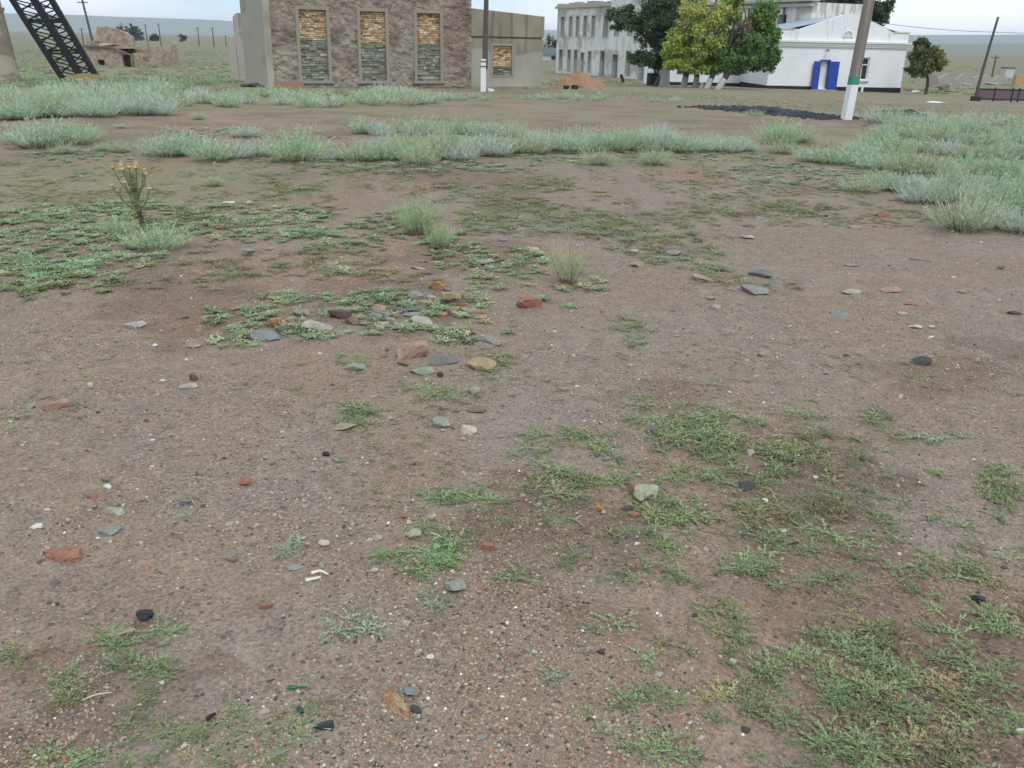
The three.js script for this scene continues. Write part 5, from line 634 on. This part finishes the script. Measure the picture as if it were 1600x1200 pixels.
{ const R = rng(5); const L = []; [[1215, 224, 62], [1245, 222, 60], [1275, 252, 60], [1300, 256, 66], [1335, 254, 64], [1365, 262, 60], [1390, 258, 58], [1412, 272, 62], [1445, 276, 66], [1480, 272, 62], [1515, 270, 66], [1550, 276, 66], [1585, 280, 70], [1400, 236, 56], [1440, 240, 58], [1480, 244, 60], [1520, 246, 60], [1560, 250, 62], [1595, 246, 60], [1390, 296, 60], [1420, 300, 60], [1470, 318, 72], [1520, 320, 74], [1560, 330, 80], [1595, 336, 84], [1585, 308, 76], [1540, 300, 70], [1500, 296, 66], [1455, 222, 54], [1500, 226, 54], [1545, 226, 56], [1590, 222, 56], [1375, 230, 50], [1340, 240, 50], [1225, 238, 44], [1545, 352, 80], [1590, 364, 80], [1375, 290, 44]].forEach((q) => L.push([q[0] + (R() - 0.5) * 8, q[1] + (R() - 0.5) * 5, q[2]])); band(L, 'sage bush of the right thicket', 'broad sage thicket at right'); }
{ const R = rng(6), L = []; for (let i = 0; i < 42; i++) { const v = 166 + R() * 24, u = 800 + R() * 0; L.push([1370 + R() * 230, 192 + R() * 26, 36 + R() * 16]); } band(L.slice(0, 22), 'low sage bush behind the right thicket', 'sage behind the right thicket');
  const M = []; for (let i = 0; i < 66; i++) { const u = R() * 260, v = 150 + R() * 38 - u * 0.03; M.push([u, v, 34 + (v - 150) * 0.5 + R() * 16]); } band(M, 'sage bush of the far left scrub', 'far left sage scrub');
  const N = []; for (let i = 0; i < 52; i++) { const u = 250 + R() * 450, v = 146 + R() * 22; N.push([u, v, 24 + (v - 146) * 0.5 + R() * 10]); } band(N, 'small sage bush of the ruin strip', 'sage strip before the plaster ruin');
  const Q = []; for (let i = 0; i < 12; i++) Q.push([700 + R() * 330, 150 + R() * 10, 16 + R() * 10]); Q.push([1180, 181, 24], [1055, 160, 18], [1060, 158, 16]); band(Q, 'small lone bush on open ground', 'scattered bushes on open ground');
}
{ // sage farther out, too many and too small to count
  const R = rng(91), far = sageGeo(690, [0.38, 0.45, 0.31], 60, 0.055, 0.5)[0], n = 3000, m = new THREE.InstancedMesh(far, sageM, n), M = new THREE.Matrix4(), q = new THREE.Quaternion(), col = new THREE.Color();
  let k = 0, tries = 0; while (k < n && tries++ < 200000) {
    const z = -(30 + Math.pow(R(), 1.6) * 230), x = (R() - 0.5) * -z * 1.5, r = Math.hypot(x, z), dens = fbm(x / 9, z / 6, 301, 3); if (R() > smooth(0.42, 0.62, dens) + (x < -14 ? 0.3 : 0)) continue;
    if (x > -4 && r < 62) continue; if (r < 44 && R() < 0.75) continue; if (z < -66 && z > -90 && x > 9 && x < 33) continue; if (z < -41 && z > -58 && x > -15 && x < 2.2) continue; if (x > 3 && z > -80 && z < -56 && x < 34) continue; if (x > 0 && z < -90 && R() < 0.6) continue;
    const s = 0.6 + R() * 0.6; q.setFromAxisAngle(V(0, 1, 0), R() * 6.28); M.compose(V(x, ground(x, z) - 0.03, z), q, V(s, s * 0.5, s)); m.setMatrixAt(k, M); const c = 0.75 + R() * 0.4; m.setColorAt(k, col.setRGB(c, c * (0.95 + R() * 0.1), c * (0.85 + R() * 0.2))); k++;
  }
  m.count = k; m.name = 'distant_sage_scrub'; m.castShadow = m.receiveShadow = true; scene.add(m); tag(m, 'grey-green sage scrub spread over the far plain', 'scrub', null, 'stuff');
}
// ---------------------------------------------------------------- the dry thistle
{
  const p = groundAt(222, 356), t = thing('dry_thistle', 'branching thistle with dry golden flower heads among sage at left', 'plant', V(p.x, p.y, p.z), 0), s = 1 / p.px, G = mat([0.17, 0.19, 0.09], 0.9), Bn = mat([0.11, 0.07, 0.045], 1), R = rng(44);
  const Pt = (u, v, z = 0) => V((u - 222) * s, (356 - v) * s * 1.03, z);
  part('withered_base', limb([Pt(223, 360), Pt(222, 345), Pt(222, 330)], 0.016, 0.012, 7), Bn, t); part('stem', limb([Pt(222, 334), Pt(219, 310), Pt(216, 290), Pt(214, 272)], 0.011, 0.006, 7), G, t);
  const tips = [[190, 266, 0.02], [199, 264, -0.05], [207, 268, 0.05], [214, 266, 0], [222, 262, -0.04], [228, 265, 0.05], [240, 275, 0.02], [186, 292, 0.03], [189, 302, -0.03], [243, 296, 0.02], [210, 286, 0.08], [232, 270, -0.06]], LB = new Blades(), spiny = (a, b, n) => { for (let i = 0; i < n; i++) { const o = a.clone().lerp(b, R()), d = V(R() - 0.5, R() * 0.6 - 0.1, R() - 0.5).normalize(); LB.leaf(o, d, d.clone().cross(V(R(), R(), R())).normalize(), 0.035 + R() * 0.04, 0.012, vary([0.26, 0.28, 0.14], R, 0.25)); } };
  tips.forEach(([u, v, z], i) => { const y0 = v + 34 + R() * 14, a = Pt(218 + (R() - 0.5) * 3, Math.min(y0, 332)), b = Pt(u, v, z), m = a.clone().lerp(b, 0.5).add(V((u - 217) * s * 0.12, -0.012, 0)); part('branch', limb([a, m, b], 0.007, 0.005, 6), G, t); spiny(a, b, 13);
    const hd = part('flower_head', merged([new THREE.SphereGeometry(0.02, 9, 7).scale(1, 0.85, 1), ...Array.from({ length: 22 }, () => { const d = V(R() - 0.5, R() * 1.1 - 0.1, R() - 0.5).normalize(), g = new THREE.ConeGeometry(0.0035, 0.034, 4).translate(0, 0.018, 0); g.applyQuaternion(new THREE.Quaternion().setFromUnitVectors(V(0, 1, 0), d)); return g.translate(d.x * 0.012, d.y * 0.012, d.z * 0.012); })]), mat([0.46 + R() * 0.08, 0.37 + R() * 0.06, 0.22], 0.95), t); hd.position.copy(b); });
  spiny(Pt(222, 338), Pt(215, 280), 90); part('leaves', LB.geometry(), leafMat(), t);
  const DB = new Blades(); for (let i = 0; i < 60; i++) { const o = Pt(222, 352 - R() * 24), d = V(R() - 0.5, -R() * 0.7 - 0.1, R() - 0.5).normalize(); DB.leaf(o, d, d.clone().cross(V(R(), R(), R())).normalize(), 0.03 + R() * 0.035, 0.012, vary([0.14, 0.095, 0.06], R, 0.3)); } part('dead_leaves', DB.geometry(), leafMat(), t);
}
// ---------------------------------------------------------------- creeping weeds, mats and gravel: nobody could count them
const weedM = leafMat({ transmission: 0.25 });
function creeper(seed, stems, len, leafL, leafW, lift) { const R = rng(seed), B = new Blades(); for (let i = 0; i < stems; i++) { const a = i / stems * 6.283 + R() * 0.7, L = len * (0.5 + R() * 0.8), d = V(Math.cos(a), 0, Math.sin(a)), up = lift * (0.3 + R()), curl = (R() - 0.5) * 1.4; let p = V(0, 0.003, 0); const pts = [p.clone()]; for (let k = 1; k <= 4; k++) { const t = k / 4, an = a + curl * t; p = p.clone().add(V(Math.cos(an), 0, Math.sin(an)).multiplyScalar(L / 4)); p.y = 0.003 + up * Math.sin(t * 2.2) * L; pts.push(p); } B.blade(pts, 0.0022, vary([0.75, 0.7, 0.55], R, 0.2), V(0, 1, 0)); for (let k = 1; k <= 4; k++) for (let s = 0; s < 4; s++) { const o = pts[k - 1].clone().lerp(pts[k], R()), dd = V(d.x + (R() - 0.5) * 2.4, 0.15 + R() * 0.8, d.z + (R() - 0.5) * 2.4).normalize(); B.leaf(o, dd, dd.clone().cross(V(0, 1, 0).lerp(V(R(), R(), R()), 0.4)).normalize(), leafL * (0.6 + R() * 0.7), leafW, vary([1, 1, 1], R, 0.28)); } } return B.geometry(); }
function grassTuft(seed, n, len) { const R = rng(seed), B = new Blades(); for (let i = 0; i < n; i++) { const a = R() * 6.283, q = 0.3 + R() * 0.9, L = len * (0.5 + R() * 0.7), o = V(Math.cos(a) * 0.008, 0, Math.sin(a) * 0.008), d = V(Math.cos(a) * Math.sin(q), Math.cos(q), Math.sin(a) * Math.sin(q)); B.blade([o, o.clone().addScaledVector(d, L * 0.6), o.clone().addScaledVector(d, L).add(V(Math.cos(a) * L * 0.15, -L * 0.12, Math.sin(a) * L * 0.15))], 0.003, vary([1, 1, 1], R, 0.25), V(R() - 0.5, 1, R() - 0.5)); } return B.geometry(); }
const TINT = { weed: [0.28, 0.34, 0.18], fresh: [0.24, 0.35, 0.17], pale: [0.36, 0.42, 0.26], blue: [0.34, 0.42, 0.31], olive: [0.27, 0.27, 0.15], mint: [0.31, 0.41, 0.24] };
const plots = { weed: [], grass: [], mat: [] };
function patch(u, v, ru, rv, kind, tint, dens, clump = 1) {               // an ellipse measured in the photograph, laid out on the ground
  const c = groundAt(u, v), e = groundAt(u + ru, v), f = groundAt(u, v - rv), g = groundAt(u, v + rv), ax = Math.hypot(e.x - c.x, e.z - c.z), az = Math.hypot(f.x - g.x, f.z - g.z) / 2, cx = (f.x + g.x) / 2, cz = (f.z + g.z) / 2, R = rng(Math.round(u * 31 + v * 7)), n = Math.round(Math.PI * ax * az * dens);
  for (let i = 0; i < n; i++) { const a = R() * 6.283, q = Math.sqrt(R()), x = cx + Math.cos(a) * q * ax, z = cz + Math.sin(a) * q * az, w = fbm(x * 11, z * 11, 351, 4) * 0.75 + fbm(x * 3.5, z * 3.5, 353, 2) * 0.25 + (0.5 - q) * 0.16; if (clump && w < 0.45 + 0.1 * clump * R()) continue; plots[kind].push([x, z, tint, 0.55 + R() * 0.9, R()]); }
}
const WF = [ // foreground weeds
  [1060, 660, 120, 30], [1120, 700, 140, 38], [960, 690, 120, 30], [1260, 705, 100, 38], [1370, 655, 45, 13], [880, 755, 110, 30], [1060, 790, 80, 32], [1150, 800, 100, 28], [980, 850, 75, 22], [1090, 885, 75, 28], [950, 915, 75, 28], [1130, 955, 40, 20], [1210, 1000, 120, 45], [1170, 1085, 150, 45], [1340, 1050, 140, 70], [1420, 1120, 110, 60], [1280, 1180, 130, 30], [1500, 1000, 110, 45], [1575, 780, 40, 30], [1560, 930, 50, 50], [1450, 825, 50, 14], [1390, 820, 45, 16], [1560, 740, 40, 12], [1040, 1015, 45, 18], [1000, 1095, 60, 22], [1550, 1100, 60, 50], [1230, 860, 60, 30], [1290, 800, 80, 20], [1440, 750, 40, 12], [1420, 690, 30, 10], [870, 700, 90, 25], [800, 760, 60, 20], [1330, 900, 60, 25], [1480, 900, 60, 30], [950, 650, 60, 14], [1180, 740, 60, 20], [1060, 1170, 80, 25], [940, 1130, 40, 20], [1580, 1000, 40, 40], [1400, 990, 60, 30]];
WF.forEach(([u, v, a, b], i) => { patch(u, v, a, b, 'weed', i % 4 === 3 ? 'olive' : 'weed', 540); });
patch(1200, 900, 420, 300, 'weed', 'weed', 130, 0.6); patch(1350, 1080, 300, 140, 'weed', 'olive', 130, 1.2); patch(1080, 720, 300, 90, 'weed', 'weed', 110, 0.6);
[[695, 880, 38, 36], [690, 838, 50, 18], [985, 520, 32, 26], [700, 870, 28, 20], [1050, 800, 40, 16], [1080, 675, 60, 16], [1280, 1090, 50, 24], [1410, 1090, 50, 30], [1310, 1170, 60, 24], [890, 860, 28, 13], [560, 645, 40, 20], [580, 660, 30, 10], [720, 780, 70, 18], [600, 780, 45, 16], [30, 1070, 50, 36], [165, 1000, 55, 26], [210, 1040, 50, 24], [95, 1085, 45, 16], [90, 1190, 70, 16], [190, 1090, 30, 14], [240, 1055, 30, 16], [260, 990, 30, 12], [1570, 785, 34, 24], [810, 905, 38, 12], [620, 870, 34, 12], [640, 890, 30, 10], [780, 575, 34, 22], [540, 566, 34, 12], [690, 615, 60, 14], [1190, 880, 40, 16]].forEach(([u, v, a, b], i) => { patch(u, v, a, b, 'weed', i % 3 ? 'weed' : 'fresh', 700, i > 13 ? 1 : 0.5); if (i % 4 === 0) patch(u, v, a * 0.7, b * 0.7, 'grass', 'fresh', 260, 0); });
[[400, 500, 100, 22], [360, 530, 60, 18], [440, 522, 70, 18], [560, 478, 140, 24], [660, 512, 120, 24], [700, 485, 80, 24], [600, 462, 50, 12], [480, 470, 80, 16], [880, 445, 75, 20], [800, 405, 70, 26], [770, 440, 50, 20], [540, 432, 50, 10], [860, 470, 60, 16], [740, 520, 60, 20], [640, 515, 90, 16], [500, 520, 60, 14], [835, 430, 40, 14]].forEach(([u, v, a, b], i) => { patch(u, v, a, b, 'mat', i % 3 ? 'pale' : 'mint', 180, 1); patch(u, v, a * 0.9, b * 0.9, 'weed', 'weed', 200); });
[[100, 370, 150, 56], [60, 420, 110, 44], [30, 460, 80, 22], [300, 352, 160, 30], [480, 372, 110, 22], [600, 352, 70, 30], [390, 345, 150, 26], [150, 410, 110, 26], [230, 340, 130, 24], [560, 380, 80, 14], [100, 340, 120, 24], [120, 445, 90, 14], [720, 400, 60, 22], [700, 375, 60, 16]].forEach(([u, v, a, b], i) => { patch(u, v, a, b, 'mat', ['pale', 'mint', 'weed'][i % 3], [0, 1, 2, 7, 8, 10, 11].includes(i) ? 330 : 190, 0.7); patch(u, v, a, b, 'weed', 'weed', 130); });
[[550, 985, 28, 18], [675, 938, 30, 16], [450, 862, 24, 16], [1465, 688, 14, 8], [560, 975, 12, 20], [860, 1050, 20, 14], [1490, 680, 12, 6]].forEach(([u, v, a, b]) => patch(u, v, a, b, 'weed', 'blue', 480, 0));
[[440, 245, 120, 10], [620, 258, 150, 12], [900, 244, 180, 10], [330, 208, 80, 8], [480, 215, 60, 8], [140, 245, 120, 10], [740, 262, 100, 8], [1120, 244, 80, 10], [1300, 280, 160, 22], [1500, 220, 110, 24]].forEach(([u, v, a, b]) => patch(u, v, a, b, 'mat', 'blue', 120, 0.5));
[[1150, 158, 160, 6], [1000, 150, 120, 5], [880, 146, 120, 5], [1250, 168, 90, 6], [1440, 172, 150, 8], [1540, 190, 80, 10], [700, 150, 140, 6]].forEach(([u, v, a, b]) => patch(u, v, a, b, 'mat', 'pale', 5, 0));
{ // sparse seedlings on the middle ground
  const R2 = rng(29); for (let i = 0; i < 16000; i++) { const v = 225 + R2() * 130, u = R2() * 1640 - 20, p = groundAtFast(u, v); if (fbm(p.x * 3.5, p.z * 1.6, 371, 3) < 0.53) continue; plots.weed.push([p.x, p.z, R2() < 0.5 ? 'olive' : 'weed', 0.5 + R2() * 0.6, R2()]); }
  const R = rng(19); for (let i = 0; i < 26000; i++) { const v = 195 + Math.pow(R(), 0.75) * 260, u = R() * 1640 - 20, w = smooth(195, 230, v) * (1 - smooth(300, 400, v) * 0.75); if (R() > w * 0.8) continue; const p = groundAtFast(u, v); const d = fbm(p.x / 1.3 + 7, p.z / 1.3, 361, 4) + fbm(p.x * 2, p.z * 2, 363, 2) * 0.4; if (d < 0.77 + R() * 0.16) continue; plots.weed.push([p.x, p.z, R() < 0.6 ? 'olive' : 'weed', 0.9 + R() * 1.1, R()]); }
  for (let i = 0; i < 3000; i++) { const v = 460 + R() * 740, u = R() * 1600, p = groundAtFast(u, v); if (fbm(p.x * 1.7 + 3, p.z * 1.7, 365, 4) < 0.56) continue; plots.weed.push([p.x, p.z, 'weed', 0.3 + R() * 0.5, R()]); }
}
function groundAtFast(u, v) { const d = rayOf(u, v); let t = EYE / -d.y; for (let i = 0; i < 3; i++) t = (ground(d.x * t, d.z * t) - EYE) / d.y; return { x: d.x * t, z: d.z * t }; }
{
  const M = new THREE.Matrix4(), q = new THREE.Quaternion(), col = new THREE.Color(), e = new THREE.Euler();
  const lay = (name, label, list, geos, size) => geos.forEach((g, k) => { const mine = list.filter((_, i) => i % geos.length === k), m = new THREE.InstancedMesh(g, weedM, mine.length); mine.forEach(([x, z, t, s, r], i) => { e.set((hash(i, 1, k) - 0.5) * 0.14, r * 6.283, (hash(i, 2, k) - 0.5) * 0.14); q.setFromEuler(e); const w = s * size; M.compose(V(x, ground(x, z), z), q, V(w, w * (0.6 + 0.5 * hash(i, 3, k)), w)); m.setMatrixAt(i, M); const c = TINT[t], b = 0.72 + 0.55 * hash(i, 4, k), dry = hash(i, 5, k) < 0.12 ? 1.35 : 1; m.setColorAt(i, col.setRGB(c[0] * b * dry, c[1] * b, c[2] * b)); }); m.name = numbered(name); m.castShadow = m.receiveShadow = true; scene.add(m); tag(m, label, 'weeds', null, 'stuff'); });
  lay('creeping_weeds', 'low creeping knotgrass in patches over the soil', plots.weed, [creeper(701, 6, 0.062, 0.009, 0.0034, 0.14), creeper(702, 7, 0.055, 0.010, 0.0034, 0.18), creeper(703, 8, 0.042, 0.0085, 0.0038, 0.16)], 0.95);
  lay('short_grass', 'short fresh grass blades among the creeping weeds', plots.grass, [grassTuft(711, 18, 0.032), grassTuft(712, 24, 0.027)], 1);
  lay('grey_leaf_mats', 'grey-green mats of small round leaves hugging the soil', plots.mat, [creeper(721, 8, 0.05, 0.013, 0.008, 0.25), creeper(722, 9, 0.055, 0.014, 0.0085, 0.22)], 0.9);
  console.log('weeds', plots.weed.length, plots.grass.length, plots.mat.length);
}
{ // gravel
  const R = rng(123), gc = [[0.38, 0.30, 0.21], [0.31, 0.235, 0.16], [0.44, 0.38, 0.30], [0.26, 0.21, 0.16], [0.26, 0.235, 0.205], [0.10, 0.09, 0.08], [0.05, 0.046, 0.045], [0.70, 0.68, 0.63], [0.36, 0.17, 0.11], [0.30, 0.22, 0.15]], geos = [0, 1, 2].map((k) => { const g = new THREE.IcosahedronGeometry(1, k === 2 ? 1 : 0), p = g.attributes.position; const seen = new Map(); for (let i = 0; i < p.count; i++) { const key = [p.getX(i), p.getY(i), p.getZ(i)].map((v) => v.toFixed(3)).join(); if (!seen.has(key)) seen.set(key, 0.7 + R() * 0.5); const f = seen.get(key); p.setXYZ(i, p.getX(i) * f, p.getY(i) * f * 0.62, p.getZ(i) * f * 0.85); } g.computeVertexNormals(); return g; });
  const list = []; for (let i = 0; i < 420000 && list.length < 90000; i++) { const v = 330 + Math.pow(R(), 0.9) * 890, u = R() * 1640 - 20, p = groundAtFast(u, v), r = Math.hypot(p.x, p.z); const d = fbm(p.x * 1.3 + 11, p.z * 1.3, 381, 4) * 0.7 + fbm(p.x * 4.5, p.z * 4.5, 383, 3) * 0.3; if (R() > 0.05 + 0.75 * smooth(0.47, 0.64, d)) continue; list.push([p.x, p.z, (0.0011 + Math.pow(R(), 7) * 0.0055) * (0.85 + r * 0.06), R() < 0.014 ? 7 : [0, 0, 1, 1, 2, 3, 3, 4, 5, 8, 9, 9, 6][Math.floor(Math.min(R() * 12.4, 12.9))]]); }
  for (let i = 0; i < 3600; i++) { const v = 285 + Math.pow(R(), 0.8) * 620, u = R() * 1640 - 20, p = groundAtFast(u, v), r = Math.hypot(p.x, p.z), d = fbm(p.x * 0.9 + 4, p.z * 0.9, 385, 3); if (R() > 0.3 + smooth(0.45, 0.6, d)) continue; list.push([p.x, p.z, (0.004 + Math.pow(R(), 3) * 0.011) * (0.7 + r * 0.05), [0, 2, 1, 3, 4, 4, 2, 8, 9, 5][Math.floor(R() * 10)]]); }
  const M = new THREE.Matrix4(), q = new THREE.Quaternion(), e = new THREE.Euler(), col = new THREE.Color(), gm = mat([1, 1, 1], 0.9);
  geos.forEach((g, k) => { const mine = list.filter((_, i) => i % 3 === k), m = new THREE.InstancedMesh(g, gm, mine.length); mine.forEach(([x, z, s, c], i) => { e.set((R() - 0.5) * 0.5, R() * 6.28, (R() - 0.5) * 0.5); q.setFromEuler(e); M.compose(V(x, ground(x, z) + s * 0.18, z), q, V(s, s, s)); m.setMatrixAt(i, M); const b = 0.7 + R() * 0.5, a = gc[c]; m.setColorAt(i, col.setRGB(a[0] * b, a[1] * b, a[2] * b)); }); m.name = numbered('gravel'); m.castShadow = m.receiveShadow = true; scene.add(m); tag(m, 'fine mixed gravel strewn over the soil', 'gravel', null, 'stuff'); });
  console.log('gravel', list.length);
}
//@@END
renderer.render(scene, camera);
